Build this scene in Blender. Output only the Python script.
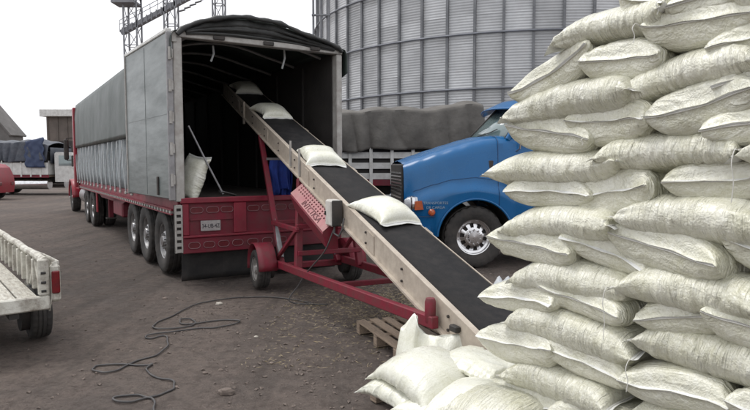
import bpy, math, random
import numpy as np
from mathutils import Vector, Matrix

R = math.radians
PI = math.pi
scene = bpy.context.scene
for o in list(bpy.data.objects):
    bpy.data.objects.remove(o)

# ------------------------------------------------------------------ camera
cam_d = bpy.data.cameras.new('camera')
cam = bpy.data.objects.new('camera', cam_d)
scene.collection.objects.link(cam)
cam.location = (0, 0, 1.8)
cam.rotation_euler = (PI / 2 - math.atan(41 / 600), 0, 0)
cam_d.sensor_width = 36
cam_d.lens = 36 * 600 / 750
cam_d.clip_end = 3000
cam_d.clip_start = 0.05
scene.camera = cam

# ------------------------------------------------------------------ sky: bright even overcast
SUN_EL, SUN_AZ = R(63), R(-70)          # azimuth from +Y, positive to the right
w = bpy.data.worlds.new('World')
scene.world = w
w.use_nodes = True
nt = w.node_tree
nt.nodes.clear()
n_out = nt.nodes.new('ShaderNodeOutputWorld')
n_bg = nt.nodes.new('ShaderNodeBackground')
n_sky = nt.nodes.new('ShaderNodeTexSky')
n_sky.sky_type = 'NISHITA'
n_sky.sun_disc = False
n_sky.sun_elevation = SUN_EL
n_sky.sun_rotation = SUN_AZ
n_sky.dust_density = 6
n_sky.air_density = 1.5
n_hs = nt.nodes.new('ShaderNodeHueSaturation')
n_hs.inputs['Saturation'].default_value = 0.12
n_mix = nt.nodes.new('ShaderNodeMix')
n_mix.data_type = 'RGBA'
n_mix.inputs[0].default_value = 0.8
n_mix.inputs[7].default_value = (10.6, 10.7, 11.1, 1)
nt.links.new(n_sky.outputs[0], n_hs.inputs['Color'])
nt.links.new(n_hs.outputs[0], n_mix.inputs[6])
nt.links.new(n_mix.outputs[2], n_bg.inputs['Color'])
n_bg.inputs['Strength'].default_value = 0.125
nt.links.new(n_bg.outputs[0], n_out.inputs['Surface'])

sun_d = bpy.data.lights.new('sun', 'SUN')
sun_d.energy = 1.5
sun_d.angle = R(25)
sun_d.color = (1, 0.97, 0.93)
sun = bpy.data.objects.new('sun', sun_d)
scene.collection.objects.link(sun)
sd = Vector((math.sin(SUN_AZ) * math.cos(SUN_EL), math.cos(SUN_AZ) * math.cos(SUN_EL), math.sin(SUN_EL)))
sun.rotation_euler = sd.to_track_quat('Z', 'Y').to_euler()
sun.location = (0, 0, 30)

scene.view_settings.view_transform = 'Standard'
scene.view_settings.look = 'None'
scene.view_settings.exposure = 0.06
scene.view_settings.gamma = 1
scene.view_settings.use_curve_mapping = False
scene.render.engine = 'CYCLES'

COL = scene.collection

# ------------------------------------------------------------------ materials
def mat(name, c1, c2=None, scale=6, rough=0.6, metal=0, bump=0.0, bscale=40, detail=6, rvar=0.15,
        spec=0.5, dust=None, dust_amt=0.0, dust_scale=3.0, lo=0.35, hi=0.65, objrand=0.0, stretch=None, trans=0.0, coat=0.0):
    m = bpy.data.materials.new(name)
    m.use_nodes = True
    t = m.node_tree
    b = t.nodes['Principled BSDF']
    N = t.nodes.new
    L = t.links.new
    tc = N('ShaderNodeTexCoord')
    mp = N('ShaderNodeMapping')
    if stretch:
        mp.inputs['Scale'].default_value = stretch
    L(tc.outputs['Object'], mp.inputs[0])
    oi = N('ShaderNodeObjectInfo')
    if objrand:
        mul = N('ShaderNodeMath'); mul.operation = 'MULTIPLY'; mul.inputs[1].default_value = 37.0
        L(oi.outputs['Random'], mul.inputs[0])
        L(mul.outputs[0], mp.inputs['Location'])
    nz = N('ShaderNodeTexNoise')
    nz.inputs['Scale'].default_value = scale
    nz.inputs['Detail'].default_value = detail
    nz.inputs['Roughness'].default_value = 0.6
    L(mp.outputs[0], nz.inputs[0])
    rmp = N('ShaderNodeMapRange')
    rmp.inputs[1].default_value = lo
    rmp.inputs[2].default_value = hi
    L(nz.outputs[0], rmp.inputs[0])
    mx = N('ShaderNodeMix'); mx.data_type = 'RGBA'
    mx.inputs[6].default_value = (*c1, 1)
    mx.inputs[7].default_value = (*(c2 or c1), 1)
    L(rmp.outputs[0], mx.inputs[0])
    colour = mx.outputs[2]
    if dust:
        n2 = N('ShaderNodeTexNoise')
        n2.inputs['Scale'].default_value = dust_scale
        n2.inputs['Detail'].default_value = 9
        n2.inputs['Roughness'].default_value = 0.7
        L(mp.outputs[0], n2.inputs[0])
        r2 = N('ShaderNodeMapRange')
        r2.inputs[1].default_value = 0.42; r2.inputs[2].default_value = 0.75
        r2.inputs[4].default_value = dust_amt
        L(n2.outputs[0], r2.inputs[0])
        m2 = N('ShaderNodeMix'); m2.data_type = 'RGBA'
        m2.inputs[7].default_value = (*dust, 1)
        L(r2.outputs[0], m2.inputs[0]); L(colour, m2.inputs[6])
        colour = m2.outputs[2]
    if objrand:
        hs = N('ShaderNodeHueSaturation')
        r3 = N('ShaderNodeMapRange')
        r3.inputs[3].default_value = 1 - objrand; r3.inputs[4].default_value = 1 + objrand
        L(oi.outputs['Random'], r3.inputs[0]); L(r3.outputs[0], hs.inputs['Value'])
        L(colour, hs.inputs['Color'])
        colour = hs.outputs[0]
    L(colour, b.inputs['Base Color'])
    rr = N('ShaderNodeMapRange')
    rr.inputs[3].default_value = max(0.02, rough - rvar); rr.inputs[4].default_value = min(1, rough + rvar)
    L(nz.outputs[0], rr.inputs[0]); L(rr.outputs[0], b.inputs['Roughness'])
    b.inputs['Metallic'].default_value = metal
    b.inputs['Specular IOR Level'].default_value = spec
    b.inputs['Transmission Weight'].default_value = trans
    b.inputs['Coat Weight'].default_value = coat
    if bump:
        nb = N('ShaderNodeTexNoise')
        nb.inputs['Scale'].default_value = bscale
        nb.inputs['Detail'].default_value = 8
        L(mp.outputs[0], nb.inputs[0])
        bp = N('ShaderNodeBump')
        bp.inputs['Strength'].default_value = 1.0
        bp.inputs['Distance'].default_value = bump
        L(nb.outputs[0], bp.inputs['Height']); L(bp.outputs[0], b.inputs['Normal'])
    return m

DUST = (0.23, 0.19, 0.16)
M = {}
M['red'] = mat('red_paint', (0.23, 0.010, 0.030), (0.16, 0.009, 0.023), 4, 0.45, dust=(0.15, 0.07, 0.065), dust_amt=0.4, dust_scale=5)
M['red_tail'] = mat('dusty_red_paint', (0.17, 0.008, 0.024), (0.115, 0.008, 0.018), 3, 0.55, dust=(0.11, 0.05, 0.05), dust_amt=0.5, dust_scale=6)
M['red_frame'] = mat('red_frame_paint', (0.20, 0.010, 0.028), (0.14, 0.011, 0.022), 9, 0.55, dust=(0.14, 0.06, 0.055), dust_amt=0.5, dust_scale=9, bump=0.002)
M['cab_red'] = mat('cab_red_paint', (0.30, 0.014, 0.03), (0.24, 0.012, 0.026), 3, 0.35, dust=DUST, dust_amt=0.25)
M['blue'] = mat('blue_truck_paint', (0.001, 0.108, 0.30), (0.001, 0.094, 0.26), 2, 0.28, rvar=0.1, dust=(0.05, 0.12, 0.2), dust_amt=0.2, dust_scale=2.5, coat=0.1, spec=0.4)
M['blue_dark'] = mat('dark_blue_paint', (0.006, 0.04, 0.12), (0.01, 0.05, 0.14), 5, 0.4)
M['white_paint'] = mat('white_paint', (0.70, 0.70, 0.68), (0.55, 0.55, 0.53), 4, 0.5, dust=DUST, dust_amt=0.35, dust_scale=5)
M['old_white'] = mat('old_white_paint', (0.62, 0.61, 0.55), (0.48, 0.46, 0.40), 9, 0.6, dust=(0.09, 0.06, 0.042), dust_amt=1.0, dust_scale=8, bump=0.003, bscale=60)
M['cream'] = mat('cream_paint', (0.50, 0.44, 0.365), (0.41, 0.355, 0.295), 6, 0.5, dust=(0.2, 0.15, 0.12), dust_amt=0.5, dust_scale=9, bump=0.001)
M['rubber'] = mat('tyre_rubber', (0.022, 0.022, 0.022), (0.045, 0.041, 0.038), 5, 0.8, dust=(0.13, 0.11, 0.1), dust_amt=0.35, dust_scale=7, bump=0.003)
M['black'] = mat('black_rubber', (0.016, 0.016, 0.017), (0.03, 0.028, 0.027), 6, 0.7, dust=(0.1, 0.085, 0.08), dust_amt=0.3, dust_scale=5, bump=0.002)
M['belt'] = mat('conveyor_belt', (0.012, 0.012, 0.013), (0.02, 0.019, 0.02), 12, 0.8, spec=0.25, dust=(0.07, 0.06, 0.055), dust_amt=0.25, dust_scale=6, bump=0.003, bscale=120)
M['chassis'] = mat('chassis_black', (0.018, 0.018, 0.018), (0.04, 0.034, 0.03), 6, 0.7, dust=(0.1, 0.08, 0.07), dust_amt=0.4)
M['alu'] = mat('aluminium', (0.46, 0.46, 0.47), (0.34, 0.34, 0.34), 8, 0.4, 1.0, dust=(0.2, 0.17, 0.15), dust_amt=0.4, dust_scale=6)
M['chrome'] = mat('chrome', (0.75, 0.75, 0.76), (0.65, 0.65, 0.66), 8, 0.2, 1.0, rvar=0.1, dust=(0.25, 0.22, 0.2), dust_amt=0.25, dust_scale=5)
M['steel'] = mat('grey_steel', (0.30, 0.30, 0.31), (0.22, 0.22, 0.23), 7, 0.5, 0.3, dust=(0.2, 0.16, 0.13), dust_amt=0.4)
M['post'] = mat('post_grey_paint', (0.42, 0.41, 0.39), (0.33, 0.32, 0.3), 6, 0.55, dust=(0.16, 0.12, 0.1), dust_amt=0.55, dust_scale=7)
M['door'] = mat('trailer_door_grey', (0.135, 0.157, 0.155), (0.085, 0.102, 0.10), 1.4, 0.36, stretch=(1, .5, 2.2), dust=(0.19, 0.205, 0.20), dust_amt=0.5, dust_scale=4, bump=0.004, bscale=5)
M['curtain'] = mat('trailer_curtain', (0.31, 0.345, 0.365), (0.20, 0.225, 0.24), 5, 0.55, dust=(0.2, 0.2, 0.19), dust_amt=0.4, bump=0.006, bscale=8)
M['tarp'] = mat('dark_green_tarp', (0.030, 0.042, 0.038), (0.048, 0.063, 0.057), 1.2, 0.45, spec=0.35, dust=(0.09, 0.105, 0.095), dust_amt=0.5, dust_scale=1.6, bump=0.008, bscale=2.5)
M['tarp_black'] = mat('black_tarp', (0.016, 0.017, 0.017), (0.03, 0.031, 0.03), 5, 0.5, dust=(0.09, 0.09, 0.085), dust_amt=0.4, bump=0.01, bscale=6)
M['canvas'] = mat('grey_canvas', (0.085, 0.079, 0.072), (0.13, 0.121, 0.11), 2, 0.8, dust=(0.21, 0.2, 0.185), dust_amt=0.4, bump=0.03, bscale=4)
M['canvas_blue'] = mat('blue_grey_tarp', (0.036, 0.043, 0.058), (0.055, 0.064, 0.084), 1, 0.6, dust=(0.2, 0.2, 0.22), dust_amt=0.4, bump=0.02, bscale=2)
M['canvas_navy'] = mat('navy_tarp', (0.03, 0.046, 0.10), (0.045, 0.066, 0.13), 1, 0.6, bump=0.02, bscale=2)
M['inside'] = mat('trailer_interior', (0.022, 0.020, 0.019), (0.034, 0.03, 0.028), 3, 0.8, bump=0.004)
M['floor_dark'] = mat('trailer_floor', (0.10, 0.08, 0.07), (0.06, 0.05, 0.045), 4, 0.8, stretch=(8, 1, 1), bump=0.004)
M['wood'] = mat('grey_wood', (0.30, 0.23, 0.17), (0.20, 0.15, 0.11), 5, 0.8, stretch=(3, 20, 20), dust=(0.13, 0.1, 0.08), dust_amt=0.5, dust_scale=3, bump=0.004, bscale=20, objrand=0.2)
M['plank_white'] = mat('worn_white_plank', (0.58, 0.57, 0.51), (0.42, 0.39, 0.33), 4, 0.75, stretch=(2, 9, 9), dust=(0.09, 0.07, 0.055), dust_amt=0.75, dust_scale=5, bump=0.004, bscale=12, objrand=0.12)
M['glass'] = mat('truck_glass', (0.16, 0.22, 0.22), (0.22, 0.28, 0.28), 3, 0.06, rvar=0.03, spec=1.0, coat=0.6)  # pale cyan base stands in for part of the sky's reflection
M['lens_red'] = mat('red_lens', (0.16, 0.01, 0.014), (0.11, 0.008, 0.012), 20, 0.2, coat=0.4)
M['lens_orange'] = mat('orange_lens', (0.5, 0.11, 0.03), (0.4, 0.08, 0.03), 20, 0.2, coat=0.5)
M['lens_clear'] = mat('headlamp_lens', (0.5, 0.52, 0.55), (0.4, 0.42, 0.45), 20, 0.1, coat=0.6)
M['lens_dark'] = mat('dusty_red_lens', (0.12, 0.012, 0.018), (0.09, 0.01, 0.014), 20, 0.4)
M['lamp_rim'] = mat('dull_lamp_rim', (0.26, 0.13, 0.14), (0.18, 0.08, 0.09), 9, 0.5)
M['plate'] = mat('plate_white', (0.36, 0.34, 0.33), (0.28, 0.26, 0.26), 20, 0.5)
M['ink'] = mat('dark_ink', (0.02, 0.02, 0.03), None, 20, 0.5)
M['ink_red'] = mat('dark_red_lettering', (0.09, 0.008, 0.015), None, 20, 0.5)
M['silver_ink'] = mat('silver_lettering', (0.26, 0.34, 0.42), None, 20, 0.4)
M['pale_red'] = mat('faded_guard_paint', (0.40, 0.17, 0.17), (0.33, 0.12, 0.13), 6, 0.5, dust=(0.3, 0.22, 0.2), dust_amt=0.5, dust_scale=8)
M['boxwhite'] = mat('switch_box_plastic', (0.62, 0.6, 0.56), (0.54, 0.52, 0.48), 6, 0.4, dust=DUST, dust_amt=0.3)
M['cloth_blue'] = mat('blue_cloth', (0.012, 0.03, 0.19), (0.016, 0.045, 0.25), 9, 0.9, bump=0.004)
M['rope'] = mat('pale_rope', (0.5, 0.52, 0.53), (0.4, 0.42, 0.42), 20, 0.8)
M['thread'] = mat('white_thread', (0.72, 0.71, 0.66), (0.62, 0.61, 0.57), 20, 0.8)
M['cable'] = mat('grey_black_cable', (0.045, 0.043, 0.045), (0.085, 0.08, 0.078), 12, 0.6)
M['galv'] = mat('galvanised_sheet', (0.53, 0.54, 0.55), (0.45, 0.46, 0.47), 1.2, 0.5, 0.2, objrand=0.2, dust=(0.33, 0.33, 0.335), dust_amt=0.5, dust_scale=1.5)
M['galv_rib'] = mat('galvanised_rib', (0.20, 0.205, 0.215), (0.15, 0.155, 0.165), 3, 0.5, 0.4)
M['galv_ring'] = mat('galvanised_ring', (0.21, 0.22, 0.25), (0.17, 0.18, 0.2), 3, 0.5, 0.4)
M['tower'] = mat('tower_steel', (0.25, 0.255, 0.27), (0.19, 0.195, 0.21), 3, 0.6, 0.2)
M['brown_wall'] = mat('shed_brown_sheet', (0.14, 0.115, 0.10), (0.10, 0.085, 0.075), 1, 0.8, bump=0.02, bscale=2)
M['grey_wall'] = mat('grey_building', (0.16, 0.15, 0.145), (0.11, 0.105, 0.10), 0.6, 0.9, bump=0.02, bscale=2)
M['stone'] = mat('stone', (0.20, 0.16, 0.135), (0.125, 0.10, 0.088), 14, 0.9, bump=0.006, bscale=30, objrand=0.25)
M['litter'] = mat('pale_scrap', (0.45, 0.42, 0.36), (0.35, 0.32, 0.28), 10, 0.8)
M['straw'] = mat('straw', (0.42, 0.35, 0.22), (0.30, 0.24, 0.15), 30, 0.9)
M['tape'] = mat('white_tape', (0.78, 0.785, 0.77), (0.66, 0.665, 0.64), 18, 0.35, bump=0.004, bscale=60, objrand=0.06)
M['film'] = mat('thin_plastic', (0.66, 0.68, 0.70), (0.58, 0.6, 0.62), 8, 0.3, bump=0.006, bscale=14)


def sack_material(name='woven_sack', rough_k=1.0, c_a=(0.70, 0.69, 0.585, 1), c_b=(0.57, 0.56, 0.42, 1)):
    m = bpy.data.materials.new(name)
    m.use_nodes = True
    t = m.node_tree
    b = t.nodes['Principled BSDF']
    N = t.nodes.new
    L = t.links.new
    tc = N('ShaderNodeTexCoord')
    oi = N('ShaderNodeObjectInfo')
    ad = N('ShaderNodeVectorMath'); ad.operation = 'ADD'
    sc = N('ShaderNodeVectorMath'); sc.operation = 'SCALE'; sc.inputs['Scale'].default_value = 0.0
    L(tc.outputs['Object'], ad.inputs[0])
    cb = N('ShaderNodeCombineXYZ')
    mu = N('ShaderNodeMath'); mu.operation = 'MULTIPLY'; mu.inputs[1].default_value = 31.0
    L(oi.outputs['Random'], mu.inputs[0])
    for i in range(3):
        L(mu.outputs[0], cb.inputs[i])
    L(cb.outputs[0], ad.inputs[1])
    co = ad.outputs[0]
    # crinkle: small flat facets of polypropylene tape over grain
    v1 = N('ShaderNodeTexVoronoi'); v1.inputs['Scale'].default_value = 95
    v1.feature = 'SMOOTH_F1'; v1.inputs['Smoothness'].default_value = 0.35
    wn = N('ShaderNodeTexNoise'); wn.inputs['Scale'].default_value = 25; wn.inputs['Detail'].default_value = 3
    L(co, wn.inputs[0])
    wm = N('ShaderNodeMix'); wm.data_type = 'VECTOR'; wm.inputs[0].default_value = 0.04
    L(co, wm.inputs[4]); L(wn.outputs['Color'], wm.inputs[5])
    L(wm.outputs[1], v1.inputs['Vector'])
    n1 = N('ShaderNodeTexNoise'); n1.inputs['Scale'].default_value = 42; n1.inputs['Detail'].default_value = 7; n1.inputs['Roughness'].default_value = 0.7
    L(co, n1.inputs[0])
    n2 = N('ShaderNodeTexNoise'); n2.inputs['Scale'].default_value = 6; n2.inputs['Detail'].default_value = 5
    L(co, n2.inputs[0])
    # creases across the sack: noise squeezed along its length
    mpc = N('ShaderNodeMapping'); mpc.inputs['Scale'].default_value = (74, 4, 8)
    L(co, mpc.inputs[0])
    n5 = N('ShaderNodeTexNoise'); n5.inputs['Scale'].default_value = 1.0; n5.inputs['Detail'].default_value = 2.5; n5.inputs['Distortion'].default_value = 0.7
    L(mpc.outputs[0], n5.inputs[0])
    # creases come and go over the sack
    n6 = N('ShaderNodeTexNoise'); n6.inputs['Scale'].default_value = 7; n6.inputs['Detail'].default_value = 2
    L(co, n6.inputs[0])
    m6 = N('ShaderNodeMapRange'); m6.inputs[1].default_value = 0.36; m6.inputs[2].default_value = 0.62; m6.inputs[3].default_value = 0.25
    L(n6.outputs[0], m6.inputs[0])
    c6 = N('ShaderNodeMath'); c6.operation = 'MULTIPLY'
    L(n5.outputs[0], c6.inputs[0]); L(m6.outputs[0], c6.inputs[1])
    # colour: white tape, yellow-green grain seen through where cloth is tight
    m1 = N('ShaderNodeMapRange'); m1.inputs[1].default_value = 0.30; m1.inputs[2].default_value = 0.72
    L(n2.outputs[0], m1.inputs[0])
    mx = N('ShaderNodeMix'); mx.data_type = 'RGBA'
    mx.inputs[6].default_value = c_a
    mx.inputs[7].default_value = c_b
    L(m1.outputs[0], mx.inputs[0])
    m2 = N('ShaderNodeMapRange'); m2.inputs[1].default_value = 0.46; m2.inputs[2].default_value = 0.66
    m2.inputs[4].default_value = 0.35
    L(n1.outputs[0], m2.inputs[0])
    mx2 = N('ShaderNodeMix'); mx2.data_type = 'RGBA'
    mx2.inputs[7].default_value = (0.855, 0.86, 0.80, 1)
    L(m2.outputs[0], mx2.inputs[0]); L(mx.outputs[2], mx2.inputs[6])
    # dust smudges
    n4 = N('ShaderNodeTexNoise'); n4.inputs['Scale'].default_value = 4.3; n4.inputs['Detail'].default_value = 9; n4.inputs['Roughness'].default_value = 0.7
    L(co, n4.inputs[0])
    m4 = N('ShaderNodeMapRange'); m4.inputs[1].default_value = 0.56; m4.inputs[2].default_value = 0.75; m4.inputs[4].default_value = 0.25
    L(n4.outputs[0], m4.inputs[0])
    mx3 = N('ShaderNodeMix'); mx3.data_type = 'RGBA'
    mx3.inputs[7].default_value = (0.42, 0.39, 0.30, 1)
    L(m4.outputs[0], mx3.inputs[0]); L(mx2.outputs[2], mx3.inputs[6])
    hs = N('ShaderNodeHueSaturation')
    r3 = N('ShaderNodeMapRange'); r3.inputs[3].default_value = 0.92; r3.inputs[4].default_value = 1.07
    L(oi.outputs['Random'], r3.inputs[0]); L(r3.outputs[0], hs.inputs['Value'])
    L(mx3.outputs[2], hs.inputs['Color'])
    L(hs.outputs[0], b.inputs['Base Color'])
    rr = N('ShaderNodeMapRange'); rr.inputs[3].default_value = 0.20; rr.inputs[4].default_value = 0.38
    L(n1.outputs[0], rr.inputs[0]); L(rr.outputs[0], b.inputs['Roughness'])
    b.inputs['Specular IOR Level'].default_value = 0.85
    b.inputs['Coat Weight'].default_value = 0.4
    b.inputs['Coat Roughness'].default_value = 0.28
    bp1 = N('ShaderNodeBump'); bp1.inputs['Distance'].default_value = 0.006; bp1.inputs['Strength'].default_value = 0.45 * rough_k
    L(v1.outputs['Distance'], bp1.inputs['Height'])
    bp2 = N('ShaderNodeBump'); bp2.inputs['Distance'].default_value = 0.014; bp2.inputs['Strength'].default_value = 0.25 * rough_k
    L(n1.outputs[0], bp2.inputs['Height']); L(bp1.outputs[0], bp2.inputs['Normal'])
    bp3 = N('ShaderNodeBump'); bp3.inputs['Distance'].default_value = 0.019; bp3.inputs['Strength'].default_value = 1.0 * max(0.0, rough_k * 1.6 - .6)
    L(c6.outputs[0], bp3.inputs['Height']); L(bp2.outputs[0], bp3.inputs['Normal'])
    L(bp3.outputs[0], b.inputs['Normal'])
    return m


M['sack'] = sack_material()
M['sack_smooth'] = sack_material('smooth_sack', 0.52, (0.74, 0.74, 0.66, 1), (0.62, 0.615, 0.49, 1))


def ground_material():
    m = bpy.data.materials.new('packed_dirt')
    m.use_nodes = True
    t = m.node_tree
    b = t.nodes['Principled BSDF']
    N = t.nodes.new
    L = t.links.new
    tc = N('ShaderNodeTexCoord')
    co = tc.outputs['Object']

    def noise(s, d, r=0.6):
        n = N('ShaderNodeTexNoise'); n.inputs['Scale'].default_value = s; n.inputs['Detail'].default_value = d
        n.inputs['Roughness'].default_value = r
        L(co, n.inputs[0]); return n.outputs[0]

    def rng(s, a, c, o0=0, o1=1):
        r = N('ShaderNodeMapRange'); r.inputs[1].default_value = a; r.inputs[2].default_value = c
        r.inputs[3].default_value = o0; r.inputs[4].default_value = o1
        L(s, r.inputs[0]); return r.outputs[0]

    def mixc(f, a, c):
        x = N('ShaderNodeMix'); x.data_type = 'RGBA'
        L(f, x.inputs[0])
        if isinstance(a, tuple): x.inputs[6].default_value = (*a, 1)
        else: L(a, x.inputs[6])
        x.inputs[7].default_value = (*c, 1)
        return x.outputs[2]
    big = noise(0.28, 6); mid = noise(2.2, 7, 0.65); fine = noise(26, 9, 0.75); speck = noise(85, 4, 0.7)
    c = mixc(rng(big, 0.40, 0.58), (0.245, 0.200, 0.173), (0.165, 0.140, 0.127))
    c = mixc(rng(mid, 0.42, 0.68, 0, 0.7), c, (0.262, 0.212, 0.184))
    # compacted streaks left by trucks driving in and out
    mp = N('ShaderNodeMapping'); mp.inputs['Rotation'].default_value = (0, 0, -R(32)); mp.inputs['Scale'].default_value = (1.9, .22, 1)
    L(co, mp.inputs[0])
    ns = N('ShaderNodeTexNoise'); ns.inputs['Scale'].default_value = 1.3; ns.inputs['Detail'].default_value = 6; ns.inputs['Roughness'].default_value = 0.65
    L(mp.outputs[0], ns.inputs[0])
    c = mixc(rng(ns.outputs[0], 0.50, 0.68, 0, 0.7), c, (0.108, 0.093, 0.083))
    c = mixc(rng(fine, 0.5, 0.72, 0, 0.75), c, (0.082, 0.063, 0.055))
    clod = noise(8.5, 8, 0.7)
    c = mixc(rng(clod, 0.47, 0.66, 0, 0.65), c, (0.105, 0.084, 0.074))
    c = mixc(rng(clod, 0.30, 0.42, 0.55, 0), c, (0.275, 0.225, 0.19))
    c = mixc(rng(speck, 0.62, 0.74, 0, 0.7), c, (0.33, 0.285, 0.25))
    L(c, b.inputs['Base Color'])
    L(rng(mid, 0.3, 0.7, 0.75, 0.98), b.inputs['Roughness'])
    b.inputs['Specular IOR Level'].default_value = 0.3
    hb = N('ShaderNodeMath'); hb.operation = 'ADD'
    hb2 = N('ShaderNodeMath'); hb2.operation = 'ADD'
    L(mid, hb2.inputs[0]); L(clod, hb2.inputs[1])
    L(fine, hb.inputs[0]); L(hb2.outputs[0], hb.inputs[1])
    bp = N('ShaderNodeBump'); bp.inputs['Distance'].default_value = 0.10
    L(hb.outputs[0], bp.inputs['Height'])
    bp2 = N('ShaderNodeBump'); bp2.inputs['Distance'].default_value = 0.01
    L(speck, bp2.inputs['Height']); L(bp.outputs[0], bp2.inputs['Normal'])
    L(bp2.outputs[0], b.inputs['Normal'])
    return m


M['ground'] = ground_material()

# ------------------------------------------------------------------ mesh helpers
class MB:
    def __init__(s):
        s.v = []; s.f = []

    def add(s, vs, fs):
        o = len(s.v)
        s.v.extend([tuple(map(float, q)) for q in vs])
        s.f.extend([tuple(o + i for i in f) for f in fs])
        return s

    def box(s, x0, x1, y0, y1, z0, z1, c=0.0, mtx=None):
        """box with chamfered edges"""
        if x0 > x1: x0, x1 = x1, x0
        if y0 > y1: y0, y1 = y1, y0
        if z0 > z1: z0, z1 = z1, z0
        c = min(c, (x1 - x0) * .45, (y1 - y0) * .45, (z1 - z0) * .45)
        cx, cy, cz = (x0 + x1) / 2, (y0 + y1) / 2, (z0 + z1) / 2
        hx, hy, hz = (x1 - x0) / 2, (y1 - y0) / 2, (z1 - z0) / 2
        if c <= 0:
            vs = [(cx + a * hx, cy + b * hy, cz + d * hz) for a in (-1, 1) for b in (-1, 1) for d in (-1, 1)]
            fs = [(0, 1, 3, 2), (4, 6, 7, 5), (0, 4, 5, 1), (2, 3, 7, 6), (0, 2, 6, 4), (1, 5, 7, 3)]
        else:
            vs = []; idx = {}
            for a in (-1, 1):
                for b in (-1, 1):
                    for d in (-1, 1):
                        for k in range(3):
                            h = [hx, hy, hz]
                            q = [h[i] - (0 if i == k else c) for i in range(3)]
                            idx[(a, b, d, k)] = len(vs)
                            vs.append((cx + a * q[0], cy + b * q[1], cz + d * q[2]))
            fs = []
            for a in (-1, 1):
                f = [idx[(a, -1, -1, 0)], idx[(a, 1, -1, 0)], idx[(a, 1, 1, 0)], idx[(a, -1, 1, 0)]]
                fs.append(f if a > 0 else f[::-1])
                f = [idx[(-1, a, -1, 1)], idx[(-1, a, 1, 1)], idx[(1, a, 1, 1)], idx[(1, a, -1, 1)]]
                fs.append(f if a > 0 else f[::-1])
                f = [idx[(-1, -1, a, 2)], idx[(1, -1, a, 2)], idx[(1, 1, a, 2)], idx[(-1, 1, a, 2)]]
                fs.append(f if a > 0 else f[::-1])
            for a in (-1, 1):
                for b in (-1, 1):
                    for (k1, k2, mk) in ((0, 1, lambda d: (a, b, d)), (0, 2, lambda d: (a, d, b)), (1, 2, lambda d: (d, a, b))):
                        p, q = mk(-1), mk(1)
                        f = [idx[(*p, k1)], idx[(*q, k1)], idx[(*q, k2)], idx[(*p, k2)]]
                        fs.append(f)
            for a in (-1, 1):
                for b in (-1, 1):
                    for d in (-1, 1):
                        fs.append([idx[(a, b, d, 0)], idx[(a, b, d, 1)], idx[(a, b, d, 2)]])
            # orient outward
            cc = Vector((cx, cy, cz)); out = []
            for f in fs:
                q = [Vector(vs[i]) for i in f]
                nrm = (q[1] - q[0]).cross(q[2] - q[0])
                mid = sum(q, Vector()) / len(q)
                out.append(tuple(f) if nrm.dot(mid - cc) > 0 else tuple(f[::-1]))
            fs = out
        if mtx is not None:
            vs = [tuple(mtx @ Vector(q)) for q in vs]
        return s.add(vs, fs)

    def beam(s, p0, p1, wd, ht, c=0.0, up=(0, 0, 1)):
        p0, p1 = Vector(p0), Vector(p1)
        d = p1 - p0; L = d.length; d.normalize()
        u = Vector(up)
        if abs(d.dot(u)) > 0.98: u = Vector((1, 0, 0))
        sx = d.cross(u).normalized(); uz = sx.cross(d).normalized()
        mt = Matrix((d, sx, uz)).transposed().to_4x4(); mt.translation = p0
        return s.box(0, L, -wd / 2, wd / 2, -ht / 2, ht / 2, c, mt)

    def cyl(s, p0, p1, r0, r1=None, n=16, caps=True):
        r1 = r0 if r1 is None else r1
        p0, p1 = Vector(p0), Vector(p1)
        d = (p1 - p0).normalized()
        u = Vector((0, 0, 1)) if abs(d.z) < 0.9 else Vector((1, 0, 0))
        a = d.cross(u).normalized(); b = d.cross(a).normalized()
        vs = []
        for q, r in ((p0, r0), (p1, r1)):
            for i in range(n):
                t = 2 * PI * i / n
                vs.append(q + a * math.cos(t) * r + b * math.sin(t) * r)
        fs = [(i, (i + 1) % n, n + (i + 1) % n, n + i) for i in range(n)]
        if caps:
            fs += [tuple(range(n))[::-1], tuple(range(n, 2 * n))]
        return s.add(vs, fs)

    def tube(s, pts, r, n=8, closed=False):
        P = [Vector(q) for q in pts]; m = len(P)
        vs = []; pa = None
        for i in range(m):
            if closed: d = P[(i + 1) % m] - P[i - 1]
            else: d = P[min(i + 1, m - 1)] - P[max(i - 1, 0)]
            d.normalize()
            if pa is None:
                u = Vector((0, 0, 1)) if abs(d.z) < 0.9 else Vector((1, 0, 0))
                a = d.cross(u).normalized()
            else:
                a = (pa - d * pa.dot(d)).normalized()
            pa = a
            b = d.cross(a)
            rr = r[i] if isinstance(r, (list, tuple)) else r
            for k in range(n):
                t = 2 * PI * k / n
                vs.append(P[i] + a * math.cos(t) * rr + b * math.sin(t) * rr)
        fs = []
        for i in range(m if closed else m - 1):
            j = (i + 1) % m
            for k in range(n):
                fs.append((i * n + k, i * n + (k + 1) % n, j * n + (k + 1) % n, j * n + k))
        if not closed:
            fs += [tuple(range(n)), tuple(range((m - 1) * n, m * n))[::-1]]
        return s.add(vs, fs)

    def prism(s, poly, a, b, axis='y'):
        """polygon in the two other axes, extruded along axis from a to b"""
        n = len(poly)
        def mk(p, h):
            return {'x': (h, p[0], p[1]), 'y': (p[0], h, p[1]), 'z': (p[0], p[1], h)}[axis]
        vs = [mk(p, a) for p in poly] + [mk(p, b) for p in poly]
        fs = [(i, (i + 1) % n, n + (i + 1) % n, n + i) for i in range(n)] + [tuple(range(n))[::-1], tuple(range(n, 2 * n))]
        return s.add(vs, fs)

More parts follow.
